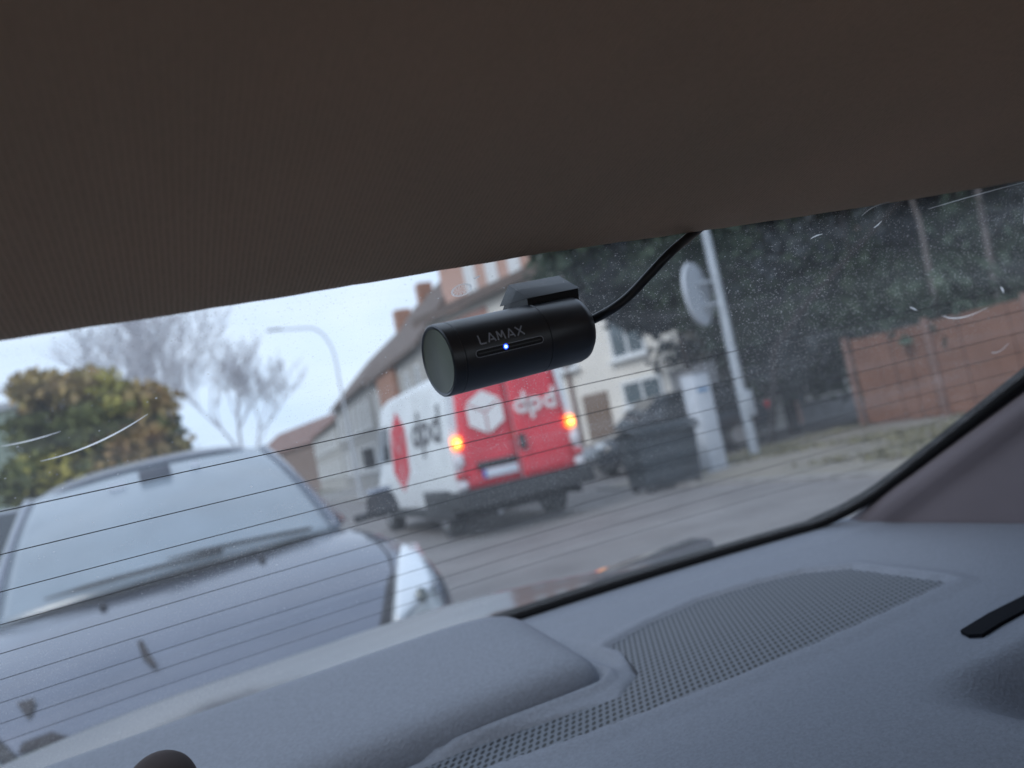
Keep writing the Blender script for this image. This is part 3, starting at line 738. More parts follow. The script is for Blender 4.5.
for s_ in (-1, 1):
    def mk(G, name, m):
        n = len(G)-1; return MB().add([(s_*p.x, p.y, p.z) for row in G for p in row], [(j_*(n+1)+i_, j_*(n+1)+i_+1, (j_+1)*(n+1)+i_+1, (j_+1)*(n+1)+i_) for j_ in range(n) for i_ in range(n)]).build(name, m, SC, smooth='all', solid=.012)
    hl = mk(HLG, 'headlight', MT['lensglass']); mk(RFG, 'reflector', MT['lampglass']).parent = hl; mk(SUG, 'headlight_surround', MT['wiper'])
    for (a_, b_, rr) in ((3, 7, .040), (6, 6, .028)):
        p = HLG[a_][b_]; MB().tube([(s_*(p.x+.004), p.y-.004, p.z+.002), (s_*(p.x+.012), p.y-.012, p.z+.006)], [rr, rr*.9], 20).build('bulb', MT['bulbglass'], hl, smooth=True)
for s_ in (-1, 1):
    gp2 = []
    for y_, x_ in ((.17, .64), (.25, .70), (.40, .745), (.6, .765), (.8, .77), (.95, .765)):
        h = bv.ray_cast(Vector((s_*x_, y_, 3)), Vector((0, 0, -1))); gp2.append(h[0]+Vector((0, 0, .001)))
    MB().tube(gp2, .006, 6).build('bonnet_gap', MT['wiper'], SC, smooth=True)
# cowl, wipers, washer nozzles, inner mirror
MB().grid(lambda u, v: bc(2*u-1)+Vector((0, .02-.075*v*(1-abs(2*u-1)**3), .004+.006*v)), 24, 3).build('cowl', MT['wiper'], SC, smooth='all', solid=.006)
def wip(u0, u1, v0, v1, name):
    pts = [Vector(fws(u0+(u1-u0)*t, v0+(v1-v0)*t))+Vector((0, -.03, .022)) for t in np.linspace(0, 1, 10)]
    return MB().tube(pts, [.010]*8+[.006, .004], 6).build(name, MT['wiper'], SC, smooth=True)
wip(.62, .14, .02, .05, 'wiper'); wip(.90, .47, .02, .06, 'wiper')
for xx in (-.30, .30):
    h = bv.ray_cast(Vector((xx, .70, 3)), Vector((0, 0, -1))); MB().tube([h[0], h[0]+Vector((0, -.01, .018))], [.016, .010], 8).build('washer_nozzle', MT['wiper'], SC, smooth=True)
p = fws(.5, .80); MB().box((0, p[1]-.02, p[2]-.0), (.15, .03, .10)).build('sensor_cover', MT['sensor'], ws, bevel=.01)
MB().box((.20, fws(.6, .86)[1]-.03, fws(.6, .86)[2]), (.045, .008, .035)).build('sticker', MT['plate'], ws)
MB().box((-.18, fws(.4, .80)[1]-.03, fws(.4, .80)[2]), (.075, .008, .035)).build('sticker', MT['plate'], ws)
for s_ in (-1, 1): wheel(SC, s_*.80, .78); wheel(SC, s_*.80, 3.35)
pts, fs_ = patch_front(bv, [(-.42, .42), (.42, .42), (.36, .56), (-.36, .56)], .008, n=10, fallback=.1)
MB().add(pts, fs_).build('grille', MT['wiper'], SC, smooth='all', solid=.006)
pts, fs_ = patch_front(bv, [(-.055, .585), (.055, .585), (.05, .64), (-.05, .64)], .010, n=6, fallback=.1)
MB().add(pts, fs_).build('bonnet_badge', MT['wiper'], SC, smooth='all', solid=.006)
# dead leaves stuck on the bonnet
def leaf(px_, name, outline, label):
    h = bv.ray_cast(Vector((px_[0], px_[1], 3)), Vector((0, 0, -1))); mwx = SC.matrix_world.copy()
    bpy.context.view_layer.update(); mwx = SC.matrix_world
    n = (mwx.to_3x3() @ h[1]).normalized(); c = mwx @ h[0] + n*.006
    if n.z < 0: n = -n
    a = Vector((1, 0, 0)); a = (a-n*a.dot(n)).normalized(); b = n.cross(a)
    mb = MB(); k = len(outline)
    vs = [(a*x+b*y+n*(.004*math.sin(40*x)+.004)) for x, y in outline]
    mb.add(vs+[v-n*.002 for v in vs], [tuple(range(k)), tuple(range(k, 2*k))[::-1]]+[(i, (i+1) % k, k+(i+1) % k, k+i) for i in range(k)])
    o = mb.build(name, MT['deadleaf']); o.location = c; tag(o, label, 'leaf', 'dead leaves on the bonnet'); return o
bpy.context.view_layer.update()
def leaf_px(pts, label):
    P_ = [bonnet(*p)[0] for p in pts]; c = sum(P_, Vector((0, 0, 0)))/len(P_)
    leaf((c.x, c.y), 'dead_leaf', [((p-c).x, (p-c).y) for p in P_], label)
leaf_px([(137, 644), (142, 643), (151, 657), (162, 676), (153, 670), (143, 659)], 'thin dark dead leaf lying lengthwise on the silver bonnet')
leaf_px([(17, 704), (36, 699), (34, 712), (30, 724), (25, 716)], 'dark triangular dead leaf near the front edge of the silver bonnet')
leaf_px([(20, 765), (22, 742), (36, 734), (52, 727), (62, 733), (72, 738), (66, 748), (40, 758)], 'broad dark dead leaf lowest on the silver bonnet, cut off by the boot edge')
# --- white and red delivery van driving away
VAN = empty('delivery_van', (4.70, 10.15, 0), -R(2.0), 'white delivery van with red rear doors and lit orange indicators, moving off down the road', 'van')
def vprof(w_, zt, zb):
    return [(0, zt), (w_*.5, zt-.01), (w_*.78, zt-.04), (w_*.87, zt-.10), (w_*.90, zt-.22), (w_*.95, zb+(zt-zb)*.60), (w_*.99, zb+(zt-zb)*.36), (w_, zb+(zt-zb)*.22), (w_*.99, zb+.08), (w_*.96, zb), (w_*.4, zb)]
VW, VT, VB = 1.02, 2.42, .48
vst = [(0, vprof(VW*.985, VT-.02, VB)), (.05, vprof(VW, VT, VB)), (2.0, vprof(VW, VT, VB-.05)), (3.6, vprof(VW, VT, VB-.08)), (3.9, vprof(VW, VT-.05, .40)), (4.35, vprof(VW, 1.98, .38)), (4.75, vprof(VW*.99, 1.35, .36)), (5.2, vprof(VW*.96, 1.12, .32)), (5.42, vprof(VW*.85, .85, .34))]
vbody = loft(vst).build('body', MT['vanwhite'], VAN, smooth=True)
def flank(z):
    t = (z-VB)/(VT-VB); pr = [(1.0, .99), (.6, .95), (.36, .99), (.22, 1.0)]
    xs_ = [(0, .96), (.04, .99), (.22, 1.0), (.36, .99), (.60, .95), (.886, .90), (.95, .87)]
    return VW*np.interp(t, [a for a, _ in xs_], [b for _, b in xs_])
for s_ in (-1, 1):
    def fdoor(u, v):
        z = .66+(2.30-.66)*v; x = .012+(flank(z)*.985-.125-.012)*u; return (s_*x, -.022+.0*u, z)
    dr = MB().grid(fdoor, 6, 12).build('rear_door', MT['vanred'], VAN, solid=.03, smooth=True)
    # lamp cluster
    zl = [(1.26, 1.44, 'indicator', 'orange'), (1.02, 1.20, 'reverse_lamp', 'whitelamp'), (.84, .96, 'tail_lamp', 'redlamp'), (.70, .82, 'fog_lamp', 'whitelamp')]
    for z0, z1, nm, mm in zl:
        zc = (z0+z1)/2; x = s_*(flank(zc)*.985-.085)
        lm = MB().box((x, -.035, zc), (.15, .07, z1-z0)).build(nm, MT[mm], VAN, bevel=.033)
        if nm == 'indicator': MB().tube([(x, -.075, zc), (x, -.06, zc)], [.035, .05], 16).build('bulb', MT['orangecore'], lm, smooth=True)
    wheel(VAN, s_*.84, 1.0, .34, .24); wheel(VAN, s_*.84, 4.55, .34, .24)
    MB().box((s_*1.010, .95, .50), (.06, 1.35, .44)).build('wheel_arch', MT['plastic'], VAN, bevel=.02)
    MB().box((s_*1.0, 2.8, .38), (.05, 2.5, .16)).build('sill', MT['plastic'], VAN, bevel=.02)
    MB().box((s_*1.2, 4.25, 1.45), (.22, .10, .36)).build('wing_mirror', MT['plastic'], VAN, bevel=.03)
    MB().grid(lambda u, v: (s_*(flank(1.30+.55*v)+.004), 3.45+1.0*u-.35*u*v*1.0, 1.30+.62*v), 4, 4).build('side_window', MT['darkglass'], VAN, solid=.01)
MB().grid(lambda u, v: ((-.82+1.64*u)*(1-.08*v), 4.80-.48*v-.012+.03, 1.38+.62*v), 6, 6).build('windscreen', MT['darkglass'], VAN, solid=.01)
MB().box((0, .06, .56), (2.08, .56, .26)).build('rear_bumper', MT['plastic'], VAN, bevel=.03)
MB().box((0, .55, .36), (1.3, .8, .14)).build('chassis', MT['plastic'], VAN, bevel=.02)
ex = MB().tube([(-.45, -.05, .30), (-.45, .8, .30)], .035, 10).build('exhaust', MT['rim'], VAN, smooth=True)
MB().box((.07, -.062, 1.20), (.10, .04, .22)).build('door_handle', MT['plastic'], VAN, bevel=.01)
MB().box((-.36, -.060, .985), (.62, .03, .10)).build('plate_light_bar', MT['plastic'], VAN, bevel=.01)
pl = MB().box((-.34, -.062, .86), (.54, .02, .12)).build('number_plate', MT['plate'], VAN, bevel=.004)
MB().box((-.585, -.075, .86), (.05, .01, .115)).build('blue_band', MT['plateblue'], pl)
for k, xx in enumerate((-.50, -.44, -.385, -.29, -.235, -.18, -.125)):
    pass
def ring_poly(c, ro, ri, n=24):
    o_ = []; 
    return [(c[0]+ro*math.cos(2*math.pi*k/n), c[1]+ro*math.sin(2*math.pi*k/n)) for k in range(n)], [(c[0]+ri*math.cos(2*math.pi*k/n), c[1]+ri*math.sin(2*math.pi*k/n)) for k in range(n)]
def dpd_shapes(h):
    """list of quads for the lower-case letters d p d, x-height h, origin at left of baseline"""
    quads = []; x = 0; r_ = h/2; t = h*.27
    for ch in 'dpd':
        o_, i_ = ring_poly((x+r_, r_), r_, r_-t)
        n = len(o_)
        for k in range(n): quads.append([o_[k], o_[(k+1) % n], i_[(k+1) % n], i_[k]])
        if ch == 'd': quads.append([(x+2*r_-t, 0), (x+2*r_, 0), (x+2*r_, h*1.5), (x+2*r_-t, h*1.5)])
        else: quads.append([(x, -h*.5), (x+t, -h*.5), (x+t, h), (x, h)])
        x += 2*r_+h*.16
    return quads, x-h*.16
def dletters(h):
    q, _ = dpd_shapes(h); n = len(q)//3; return [('d', q[:n]), ('p', q[n:2*n]), ('d', q[2*n:])]
def cube_logo(r_, gap):
    """hexagonal parcel emblem: three rhombs with a gap between, the top one notched"""
    P6 = [Vector((r_*math.sin(k*math.pi/3), r_*math.cos(k*math.pi/3))) for k in range(6)]; O = Vector((0, 0)); res = []
    for tri_ in ((5, 0, 1), (1, 2, 3), (3, 4, 5)):
        q = [P6[tri_[0]], P6[tri_[1]], P6[tri_[2]], O]; c = sum(q, O)/4; k = 1-gap/r_
        res.append([tuple(c+(p_-c)*k) for p_ in q])
    return res
def decal(quads, fn, name, m, parent):
    mb = MB()
    for q in quads:
        n = len(q); vs = [fn(a, b, 0) for a, b in q]+[fn(a, b, 1) for a, b in q]
        mb.add(vs, [tuple(range(n)), tuple(range(n, 2*n))[::-1]]+[(i, (i+1) % n, n+(i+1) % n, n+i) for i in range(n)])
    return mb.build(name, m, parent)
rq = cube_logo(.325, .028)
decal(rq, lambda a, b, k: (-.40+a, -.056-.004*k, 1.71+b), 'parcel_emblem', MT['logowhite'], VAN)
dq, dw = dpd_shapes(.205)
for ch_, dq in dletters(.205): decal(dq, lambda a, b, k: (.05+a, -.056-.004*k, 1.60+b), 'letter_'+ch_, MT['logowhite'], VAN)
for s_ in (-1, 1):
    rq = cube_logo(.62, .05)
    decal(rq, lambda a, b, k: (s_*(flank(1.42+b*1.15)+.006+.004*k), 2.75+a, 1.42+b*1.15), 'parcel_emblem', MT['logored'], VAN)
    dq, dw = dpd_shapes(.36)
    # letters read left to right for someone looking at that flank
    for ch_, dq in dletters(.36): decal(dq, lambda a, b, k: (s_*(flank(1.42+b)+.006+.004*k), (1.85-1.3*a) if s_ < 0 else (.6+1.3*a), 1.42+b), 'letter_'+ch_, MT['logogrey'], VAN)

# --- generic car for the background
def simple_car(name, loc, rz, label, paint, L_=4.3, W=.88, H=1.55, suv=True, group=None):
    c = empty(name, loc, rz, label, 'car', group); hb = .98 if suv else .86
    st1 = [(0, prof(W*.7, .62, .32)), (.08, prof(W*.9, .78, .25)), (.5, prof(W, .92, .22)), (1.05, prof(W, hb, .22)), (2.2, prof(W, hb+.02, .22)), (3.6, prof(W, hb+.04, .22)), (L_-.12, prof(W*.95, hb+.03, .26)), (L_, prof(W*.8, hb-.1, .36))]
    loft(st1).build('body', paint, c, smooth='all', sub=1)
    def gp_(w_, zt): return [(0, zt), (w_*.6, zt-.01), (w_*.88, zt-.04), (w_*.95, zt-.09), (w_+.10*(zt-hb)/.5, hb), (w_*.5, hb-.05)]
    cab = loft([(1.0, gp_(W*.78, hb+.02)), (1.75, gp_(W*.74, H-.05)), (2.3, gp_(W*.74, H)), (3.5, gp_(W*.74, H-.03)), (L_-.25, gp_(W*.74, hb+.05))]).build('roof', paint, c, smooth=True)
    wi = W*.84
    for s_ in (-1, 1):
        MB().grid(lambda u, v: (s_*(W*.90-.14*v), 1.35+.42*v+(2.1-.1*v-1.35-.42*v+.2)*u, hb+.05+(H-hb-.16)*v), 4, 4).build('side_window', MT['darkglass'], c, solid=.012)
        MB().grid(lambda u, v: (s_*(W*.90-.14*v), 2.38+(3.55-.1*v-2.38)*u, hb+.05+(H-hb-.16)*v), 4, 4).build('side_window', MT['darkglass'], c, solid=.012)
        MB().box((s_*(W*.78), .10, .72), (.26, .16, .13)).build('headlight', MT['lampglass'], c, bevel=.03)
        MB().box((s_*(W*.80), L_-.06, .86), (.18, .14, .22)).build('tail_lamp', MT['redlamp'], c, bevel=.03)
        MB().box((s_*(W+.09), 1.5, hb+.05), (.18, .10, .12)).build('wing_mirror', paint, c, bevel=.03)
        wheel(c, s_*(W-.11), .80, .34); wheel(c, s_*(W-.11), 3.35, .34)
    MB().grid(lambda u, v: ((-.62+1.24*u)*(1-.12*v), 1.02+.72*v-.02, hb+.05+(H-hb-.12)*v), 4, 4).build('windscreen', MT['darkglass'], c, solid=.01)
    MB().grid(lambda u, v: ((-.60+1.2*u)*(1-.12*v), L_-.24-.70*v+.03, hb+.10+(H-hb-.18)*v), 4, 4).build('rear_window', MT['darkglass'], c, solid=.01)
    return c
simple_car('parked_car', (8.75, 15.35, 0), R(-100), 'dark blue black off-roader parked beyond the red van doors, partly behind the waste bin', MT['darkpaint'], 4.4, .92, 1.62)
simple_car('parked_car', (-1.75, 8.2, 0), R(0), 'pale silver car roof far left, behind the big silver car', MT['silver'], 4.2, .86, 1.62)

# ================================================================== street furniture
# waste bins: big dark wheeled container
WB = empty('waste_bin', (7.28, 10.15, 0), R(-8), 'large dark waste bin on the road edge left of the white post', 'bin')
def fb(u, v):
    pass
MB().box((0, .38, .50), (.98, .66, .82), taper=1.10).build('bin_body', MT['bin'], WB, bevel=.04)
MB().grid(lambda u, v: (-.58+1.16*u, -.02+.80*v, 0.915+.12*math.sin(math.pi*(.15+.85*v))), 6, 10).build('lid', MT['bin'], WB, smooth=True, solid=.03)
MB().box((0, -.02, .90), (1.14, .06, .05)).build('handle', MT['bin'], WB, bevel=.015)
for xx in (-.42, .42):
    for yy in (.1, .66): MB().tube([(xx-.03, yy, .08), (xx+.03, yy, .08)], .08, 14).build('wheel', MT['tyre'], WB, smooth=True)
# white post
WP = empty('concrete_post', (8.75, 11.05, .03), R(10), 'broad pale concrete post standing between the dark bin and grey pole', 'post')
MB().box((0, 0, .86), (.42, .30, 1.74)).build('shaft', MT['concrete'], WP, bevel=.02)
MB().box((0, 0, 1.755), (.48, .36, .05)).build('cap', MT['lowwall'], WP, bevel=.01)
MB().box((-.03, -.158, 1.42), (.26, .01, .07)).build('blue_plate', mat('blue_plate', (.16, .30, .50), .5), WP)
# grey pole with round sign seen almost edge-on
SP = empty('sign_pole', (10.33, 11.75, .035), 0, 'tall grey steel pole carrying a round disc turned almost edge-on', 'sign')
MB().tube([(0, 0, 0), (0, 0, 5.6)], [.10, .085], 16).build('pole', MT['steel'], SP, smooth=True)
sg = MB(); 
na = Vector((math.sin(R(-29)), math.cos(R(-29)), 0)); 
sg.tube([Vector((-.42, .12, 3.25))-na*.03, Vector((-.42, .12, 3.25))+na*.02, Vector((-.42, .12, 3.25))+na*.07], [.62, .64, .52], 40)
s1 = sg.build('sign_disc', MT['palesteel'], SP, smooth=True)
MB().tube([(-.40, .10, 3.45), (0, 0, 3.45)], .03, 8).build('bracket', MT['steel'], SP, smooth=True)
MB().tube([(-.40, .10, 3.0), (0, 0, 3.0)], .03, 8).build('bracket', MT['steel'], SP, smooth=True)
MB().box((.02, -.12, 1.0), (.16, .14, .5)).build('junction_box', MT['steel'], SP, bevel=.02)
# street lamp far away
SL = empty('street_lamp', (7.45, 31.9, 0), 0, 'slender curved-arm street lamp against the pale sky', 'street lamp')
pp = [(0, 0, 0), (0, 0, 5.9)]+[(-.9*(1-math.cos(a)), 0, 5.9+1.5*math.sin(a)) for a in np.linspace(.2, 1.45, 8)]+[(-2.0, .1, 7.48)]
MB().tube(pp, [.07]+[.036]*(len(pp)-1), 10).build('pole', MT['palesteel'], SL, smooth=True)
MB().box((-2.2, .1, 7.50), (.6, .18, .08)).build('lamp_head', MT['lowwall'], SL, bevel=.04)
# board fence
FN = empty('board_fence', (13.8, 0, .03), 0, 'reddish brown vertical board fence at the right behind the verge', 'fence')
fy0, fy1 = 1.0, 12.15
mb = MB()
y = fy0
while y < fy1-.2:
    mb.box((0+.012*rng.normal(), y+.095, .94+.008*rng.normal()), (.025, .185, 1.82)); y += .19
mb.build('boards', MT['fence'], FN)
for zz in (.35, 1.5): MB().box((.04, (fy0+fy1)/2, zz), (.05, fy1-fy0, .09)).build('rail', MT['fencepost'], FN)
y = fy1-.02
while y > fy0:
    MB().box((-.045, y, .97), (.09, .12, 1.94)).build('post', MT['fencepost'], FN, bevel=.01); y -= 1.95
# low grey wall beyond the pole
LW = empty('low_wall', (0, 0, 0), 0, 'low grey concrete wall beyond the pole, left of the board fence', 'wall')
MB().prism([(13.2, 17.0, 0), (24, 18.6, 0), (24, 18.85, 0), (13.2, 17.25, 0)], (0, 0, 0), (0, 0, .55)).build('wall', MT['lowwall'], LW)
MB().prism([(13.15, 16.95, 0), (24.05, 18.55, 0), (24.05, 18.9, 0), (13.15, 17.3, 0)], (0, 0, .552), (0, 0, .61)).build('coping', MT['kerb'], LW)

# ================================================================== buildings
def house(name, p0, p1, depth, eave, ridge, wall, roof, label, group=None, over=.35, roofname='roof', thick=.22):
    """facade along p0->p1 (left end to right end seen from the street), body behind it; local x along the facade, y into the house"""
    p0 = Vector(p0); p1 = Vector(p1); d = p1-p0; Lh = d.length; rz = math.atan2(d.y, d.x)
    h = empty(name, (p0.x, p0.y, 0), rz, label, 'house' if 'house' in name else 'building', group)
    w_ = MB().prism([(0, 0, 0), (0, depth, 0), (0, depth, eave), (0, depth/2, ridge), (0, 0, eave)], (0, 0, 0), (Lh, 0, 0)).build('wall', wall, h)
    r_ = MB()
    sl_ = (ridge-eave)/(depth/2)
    r_.prism([(0, -over, eave-over*sl_+.06), (0, depth/2, ridge+.06), (0, depth+over, eave-over*sl_+.06), (0, depth+over, eave-over*sl_+.06+thick), (0, depth/2, ridge+.06+thick), (0, -over, eave-over*sl_+.06+thick)], (-.2, 0, 0), (Lh+.2, 0, 0))
    rr = r_.build(roofname, roof, h)
    return h, w_, rr, Lh
def window(h, x, z, w_, hh, frame=MT['winframe'], glass=MT['winglass'], mull=True, name='window', y=0):
    f = MB(); t = .09
    f.box((x, y-.03, z+hh/2-t/2), (w_, .10, t)); f.box((x, y-.03, z-hh/2+t/2), (w_, .10, t))
    f.box((x-w_/2+t/2, y-.03, z), (t, .095, hh-2*t)); f.box((x+w_/2-t/2, y-.03, z), (t, .095, hh-2*t))
    if mull: f.box((x, y-.03, z), (.07, .09, hh-2*t))
    fo = f.build(name, frame, h)
    MB().box((x, y-.012, z), (w_-2*t-.004, .04, hh-2*t-.004)).build('pane', glass, fo)
    MB().box((x, y-.10, z-hh/2-.04), (w_+.2, .24, .06)).build('sill', MT['winframe'], fo)
    return fo
# cream house on the right (facade from far left to near right)
h, w_, rr, Lh = house('cream_house', (10.05, 27.6), (12.9, 16.5), 8.5, 6.15, 7.5, MT['cream'], MT['roof'], 'two storey cream rendered house with brown roof behind the van', over=.45, thick=.34)
H1 = h
def facade_hit(px, py, h_):
    d = ix*((px-512)/FPX) - iy*((py-384)/FPX) + fw; bpy.context.view_layer.update(); im = h_.matrix_world.inverted()
    o_ = im @ Vector((0, 0, EYE)); dd = im.to_3x3() @ d; t = -o_.y/dd.y; q = o_+dd*t; return q.x, q.z
for (px, py, ww, hh) in ((626, 333, 1.3, 1.35), (560, 350, 1.3, 1.35), (500, 365, 1.2, 1.35), (644, 391, 1.5, .75), (697, 371, .8, .9), (700, 318, 1.0, 1.2)):
    x, z = facade_hit(px, py, h)
    if .6 < x < Lh-.6: window(h, x, max(z, 1.2), ww, hh)
x, z = facade_hit(598, 408, h); MB().box((x, -.04, 1.05), (1.0, .10, 2.1)).build('door', MT['woodbrown'], h, bevel=.02)
x, z = facade_hit(700, 400, h); MB().box((x, -.04, 1.1), (1.5, .10, 2.2)).build('door', MT['lowwall'], h, bevel=.02)
MB().prism([(0, -.012, 3.1), (3.8, -.012, 3.1), (3.8, -.012, 5.9), (0, -.012, 5.9)], (0, 0, 0), (0, -.03, 0)).build('pink_panel', MT['ochre'], h)
x, z = facade_hit(571, 378, h); MB().tube([(x, -.1, .05), (x, -.1, 5.9)], .06, 10).build('drainpipe', MT['roofred'], h, smooth=True)
# taller pink brick house behind it
h, w_, rr, Lh = house('brick_building', (12.25, 30.8), (17.2, 17.5), 9, 14.5, 17, MT['brick'], MT['roof'], 'tall pink brick building with tall white windows rising behind the cream house')
x1, z1 = facade_hit(472, 283, h); x2, z2 = facade_hit(515, 266, h); stp = (x2-x1)/2
for k in range(int((Lh-x1)/stp)):
    for z in (8.4, 12.2):
        window(h, x1+k*stp, z, stp*.5, 2.5 if z < 9 else 1.8, glass=MT['winframe'], mull=True)
# row further away
h, w_, rr, Lh = house('terraced_house', (12.0, 44.0), (11.0, 31.0), 7, 6.2, 9.9, MT['wallpale'], MT['roof'], 'pale terraced house with orange brick bay and steep brown roof')
MB().box((5.0, -.12, 3.1), (4.2, .22, 6.0)).build('brick_bay', MT['brickorange'], h)
for x in (1.6, 9.2, 11.4): 
    for z in (1.9, 4.6): window(h, x, z, .9, 1.4)
MB().box((12.2, 3.5, 10.4), (.9, .9, 1.6)).build('chimney', MT['brickorange'], rr)
MB().box((2.6, 3.5, 10.3), (.8, .8, 1.2)).build('chimney', MT['brickorange'], rr)
h, w_, rr, Lh = house('terraced_house', (13.6, 62), (12.2, 45.0), 7, 6.4, 9.6, MT['wallgrey'], MT['roof'], 'grey terraced house with narrow dark windows, middle of the far row')
for x in np.arange(1.6, 16, 2.2):
    for z in (1.9, 4.6): window(h, x, z, .9, 1.7)
MB().box((14.0, 3.5, 10.1), (1.0, 1.0, 1.5)).build('chimney', MT['brickorange'], rr)
h, w_, rr, Lh = house('terraced_house', (16.0, 86), (13.9, 63.0), 8, 5.6, 7.9, MT['wallpale'], MT['roofred'], 'farthest terraced house in the row, with reddish brown roof')
for x in np.arange(2, 21, 2.6):
    for z in (1.9, 4.3): window(h, x, z, .9, 1.4)
MB().box((19.0, 4.0, 8.5), (1.0, 1.0, 1.5)).build('chimney', MT['brickorange'], rr)
h, w_, rr, Lh = house('terraced_house', (13.0, 118), (17.5, 90.0), 9, 5.6, 8.6, MT['wallbrown'], MT['roofred'], 'low red brown house closing the street at the end of the row')
# pale green house, far left
h, w_, rr, Lh = house('green_house', (-12.5, 27.0), (-4.1, 26.5), 8, 4.9, 5.6, MT['wallgreen'], MT['winframe'], 'pale green house at the left edge behind the yellow tree')
for x in (1.6, 4.2, 6.8): window(h, x, 3.6, 1.1, 1.3)

# ================================================================== trees
def leaves(centers, radii, n, size, flat=.75, seed=0, droop=0.):
    g = np.random.default_rng(seed); vs = []; fs = []
    C_ = np.array(centers); Rr = np.array(radii); pr = Rr**2.2; pr /= pr.sum()
    idx = g.choice(len(C_), n, p=pr); d = g.normal(size=(n, 3)); d /= np.linalg.norm(d, axis=1)[:, None]
    rr = Rr[idx]*(g.random(n)**.45)*(1+.38*g.random(n)**5); P_ = C_[idx]+d*rr[:, None]*np.array([1, 1, flat])
    P_[:, 2] -= droop*rr*g.random(n)
    a = g.normal(size=(n, 3)); a /= np.linalg.norm(a, axis=1)[:, None]; b = np.cross(a, g.normal(size=(n, 3))); b /= np.linalg.norm(b, axis=1)[:, None]
    s_ = size*(.5+g.random(n))
    for i in range(n):
        p_, u, v = P_[i], a[i]*s_[i], b[i]*s_[i]*.6; k = len(vs)
        vs += [p_-u, p_+v, p_+u, p_-v]; fs.append((k, k+1, k+2, k+3))
    return vs, fs
def branchy(base, height, levels, spread, seed, r0_, nb=3, up=.55):
    g = random.Random(seed); segs = []
    def grow(p, d, ln, r_, lv):
        q = p; pts = [p]; dd = d.copy()
        for _ in range(3):
            dd = (dd+Vector((g.uniform(-.16, .16), g.uniform(-.16, .16), g.uniform(-.04, .12)))).normalized(); q = q+dd*ln/3; pts.append(q)
        segs.append((pts, [r_, r_*.88, r_*.76, r_*.62], lv))
        if lv == 0: return
        for k in range(nb+(1 if lv > 1 else 0)):
            a = g.uniform(0, 6.28); sp_ = spread*g.uniform(.5, 1.15)
            nd = (dd+Vector((math.cos(a)*sp_, math.sin(a)*sp_, g.uniform(-.1, up)))).normalized()
            grow(pts[g.choice([2, 3, 3])], nd, ln*g.uniform(.62, .82), r_*.56, lv-1)
    grow(Vector(base), Vector((0, 0, 1)), height, r0_, levels); return segs
def bare_tree(loc, height, seed, label, levels=5, r0_=.13, spread=.75):
    t = empty('bare_tree', loc, 0, label, 'tree', 'leafless trees')
    segs = branchy((0, 0, 0), height, levels, spread, seed, r0_)
    a = MB(); b = MB()
    for pts, rr, lv in segs:
        (a if lv >= levels-1 else b).tube(pts, [max(x, .014) for x in rr], 5 if lv > 2 else 3, cap=False)
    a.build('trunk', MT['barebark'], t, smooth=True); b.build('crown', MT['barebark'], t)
    return t
bare_tree((4.6, 41.5, 0), 3.2, 3, 'lone leafless tree in the middle under the lamp arm, left of the far roofs', 5)
bare_tree((-.8, 38, 0), 3.6, 11, 'leafless tree rising behind the autumn tree, the left one', 5)
bare_tree((1.6, 44, 0), 4.2, 21, 'leafless tree rising behind the right side of the autumn tree', 5)
def leafy(name, loc, label, blobs, n, size, mats, trunk_h, trunk_r, seed, cat='tree', group=None, trunk_mat=MT['bark'], droop=0, lean=(0, 0)):
    t = empty(name, loc, 0, label, cat, group); mb = MB()
    top = Vector((lean[0], lean[1], trunk_h)); mb.tube([(0, 0, -.05), Vector((lean[0]*.4, lean[1]*.4, trunk_h*.5)), top], [trunk_r, trunk_r*.75, trunk_r*.4], 10)
    for (c, r_) in blobs[::2]:
        mb.tube([top*.55, (Vector(c)+top*.6)/2, Vector(c)], [trunk_r*.4, trunk_r*.25, .02], 6)
    mb.build('trunk', trunk_mat, t, smooth=True)
    for k, m_ in enumerate(mats):
        sub_ = [b for i, b in enumerate(blobs) if i % len(mats) == k]
        if not sub_: continue
        vs, fs = leaves([b[0] for b in sub_], [b[1] for b in sub_], int(n/len(mats)), size, seed=seed+k, droop=droop)
        MB().add(vs, fs).build('crown', m_, t)
    return t
# autumn tree at the left
bl = [((-.5, 0, 4.9), .9), ((.6, .3, 4.3), 1.1), ((-1.0, .2, 4.0), 1.0), ((.1, -.6, 3.7), 1.0), ((1.4, 0, 4.2), .9), ((-.3, -.3, 2.6), 1.2), ((1.5, -.1, 3.4), .8), ((-1.3, 0, 2.6), 1.1), ((1.0, -.5, 2.8), 1.3), ((.2, .5, 5.0), .8), ((1.7, 0, 2.7), .8), ((.4, -.8, 2.0), 1.2), ((-1.2, -.3, 5.1), .6), ((1.7, .2, 2.1), 1.0), ((0, .3, 1.6), 1.5)]
leafy('autumn_tree', (-1.35, 24, 0), 'dense bushy tree with yellow orange and green leaves at the left', bl, 9000, .16, [MT['l_ora'], MT['l_yel'], MT['l_grn'], MT['l_grn']], 4.2, .2, 5)
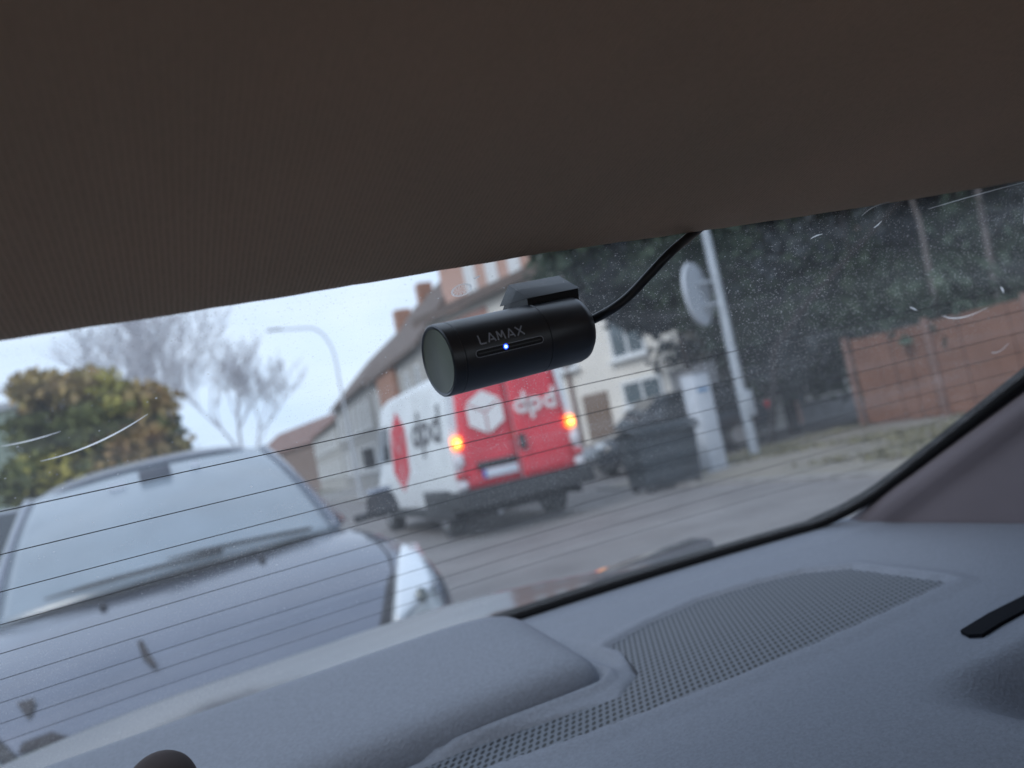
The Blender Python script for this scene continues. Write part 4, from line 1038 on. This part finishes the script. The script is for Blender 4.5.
# dark evergreens on the right
def blobs_around(cx, cy, z0, z1, r_, n, g):
    return [((cx+g.uniform(-r_, r_), cy+g.uniform(-r_, r_)*.8, g.uniform(z0, z1)), g.uniform(.55, 1.0)*r_*.55) for _ in range(n)]
g = random.Random(4)
leafy('evergreen_tree', (10.35, 13.2, 0), 'dark green evergreen overhanging the cream house, left of the round sign', [((x-.3, y, z), r_) for x, y, z, r_ in ((-1.6, .6, 4.7, .9), (-.9, .6, 4.3, .8), (-.2, .2, 4.0, .9), (-1.1, .6, 3.7, .5), (.4, 0, 3.6, .8), (-.5, .4, 3.4, .55), (.3, 0, 4.6, 1.1), (-.8, .6, 5.2, 1.1), (.3, .1, 5.6, 1.2), (-1.6, .7, 5.6, 1.0), (.5, -.2, 3.1, .5), (-.1, .2, 3.1, .4), (1.0, 0, 4.4, 1.0), (1.1, 0, 3.4, .6))], 14000, .10, [MT['l_con'], MT['l_con2']], 6.2, .085, 31, group='dark evergreens')
for i, (x, y, z0, z1, r_, n, lab) in enumerate(((20.5, 11.9, 1.5, 11.0, 3.0, 60, 'tallest evergreen, standing back behind the others above the board fence'), (14.9, 15.3, 1.5, 8.5, 2.1, 42, 'big dark evergreen right behind the round sign pole'),
        (17.2, 14.6, 1.4, 9.0, 2.6, 48, 'broad dark evergreen rising behind the far left end of the board fence'),
        (16.6, 9.6, 1.6, 9.0, 2.4, 40, 'dark evergreen behind the middle of the board fence'),
        (16.8, 5.2, 1.6, 8.0, 2.3, 24, 'dark evergreen behind the near end of the board fence at the right edge'),
        (16.0, 20.5, .6, 7.5, 2.6, 30, 'dark evergreen behind the low grey wall'))):
    leafy('evergreen_tree', (x, y, 0), lab, blobs_around(0, 0, z0, z1, r_, n, g), 14000, .14, [MT['l_con'], MT['l_con2']], z1-1, .16, 40+i*3, group='dark evergreens')
HD = empty('hedge', (0, 0, 0), 0, 'dark bluish hedge closing off the view behind the pole and fence', 'hedge')
hb_ = [((x, 19.2+.15*(x-14)+g.uniform(-.3, .3), g.uniform(.5, 2.6)), g.uniform(.7, 1.1)) for x in np.arange(15.2, 30, .45) for _ in range(2)]
vs, fs = leaves([b[0] for b in hb_], [b[1] for b in hb_], 26000, .12, seed=77); MB().add(vs, fs).build('foliage', MT['l_con2'], HD)
HE = empty('hedge', (0, 0, 0), 0, 'dark hedge filling the gap behind the board fence', 'hedge')
hb_ = [((15.2+g.uniform(-.3, .5), y, g.uniform(.5, 3.2)), g.uniform(.7, 1.1)) for y in np.arange(0, 15.5, .5) for _ in range(2)]
vs, fs = leaves([b[0] for b in hb_], [b[1] for b in hb_], 26000, .12, seed=78); MB().add(vs, fs).build('foliage', MT['l_con'], HE)
# birches; then a slanting glass streak, built as a made-up leaning trunk
for x, y, lx, hgt, lab in ((14.45, 9.1, .2, 6.0, 'thin pale birch trunk behind the fence, nearer the right edge'), (14.5, 10.3, -.15, 5.6, 'thin pale birch trunk behind the fence, the farther one')):
    t = empty('birch_tree', (x, y, 0), 0, lab, 'tree', 'birches')
    MB().tube([(0, 0, 0), (lx*.3, .05, hgt*.4), (lx*.5, -.05, hgt*.7), (lx, .1, hgt)], [.07, .06, .05, .03], 8).build('trunk', MT['birch'], t, smooth=True)
    tb = MB()
    for k in range(14):
        a = g.uniform(0, 6.28); z = hgt*g.uniform(.45, .95); tb.tube([(lx*z/hgt*.7, 0, z), (lx*z/hgt*.7+.5*math.cos(a), .5*math.sin(a), z+.45), (lx*z/hgt*.7+.9*math.cos(a), .9*math.sin(a), z+.5)], [.018, .012, .006], 4)
    tb.build('twigs', MT['bark'], t)
t = empty('glass_streak', (11.9, 12.9, 0), 0, 'dark streak on the glass, made up as a bare trunk leaning right before the evergreens', 'tree')
MB().tube([(-.1, 0, 0), (0, -.2, .8), (.08, -.55, 2.0), (.43, -1.1, 2.63), (1.52, -1.7, 3.57), (2.7, -2.3, 4.5), (3.3, -2.6, 5.1), (4.2, -3.0, 6.4)], [.09, .08, .07, .06, .055, .06, .06, .04], 8).build('trunk', MT['bark'], t, smooth=True)  # trunk shape invented for the dark streak
MB().tube([(1.52, -1.7, 3.57), (1.4, -1.8, 4.3), (1.7, -2.0, 5.1)], [.035, .025, .012], 6).build('streak_fork', MT['bark'], t, smooth=True)
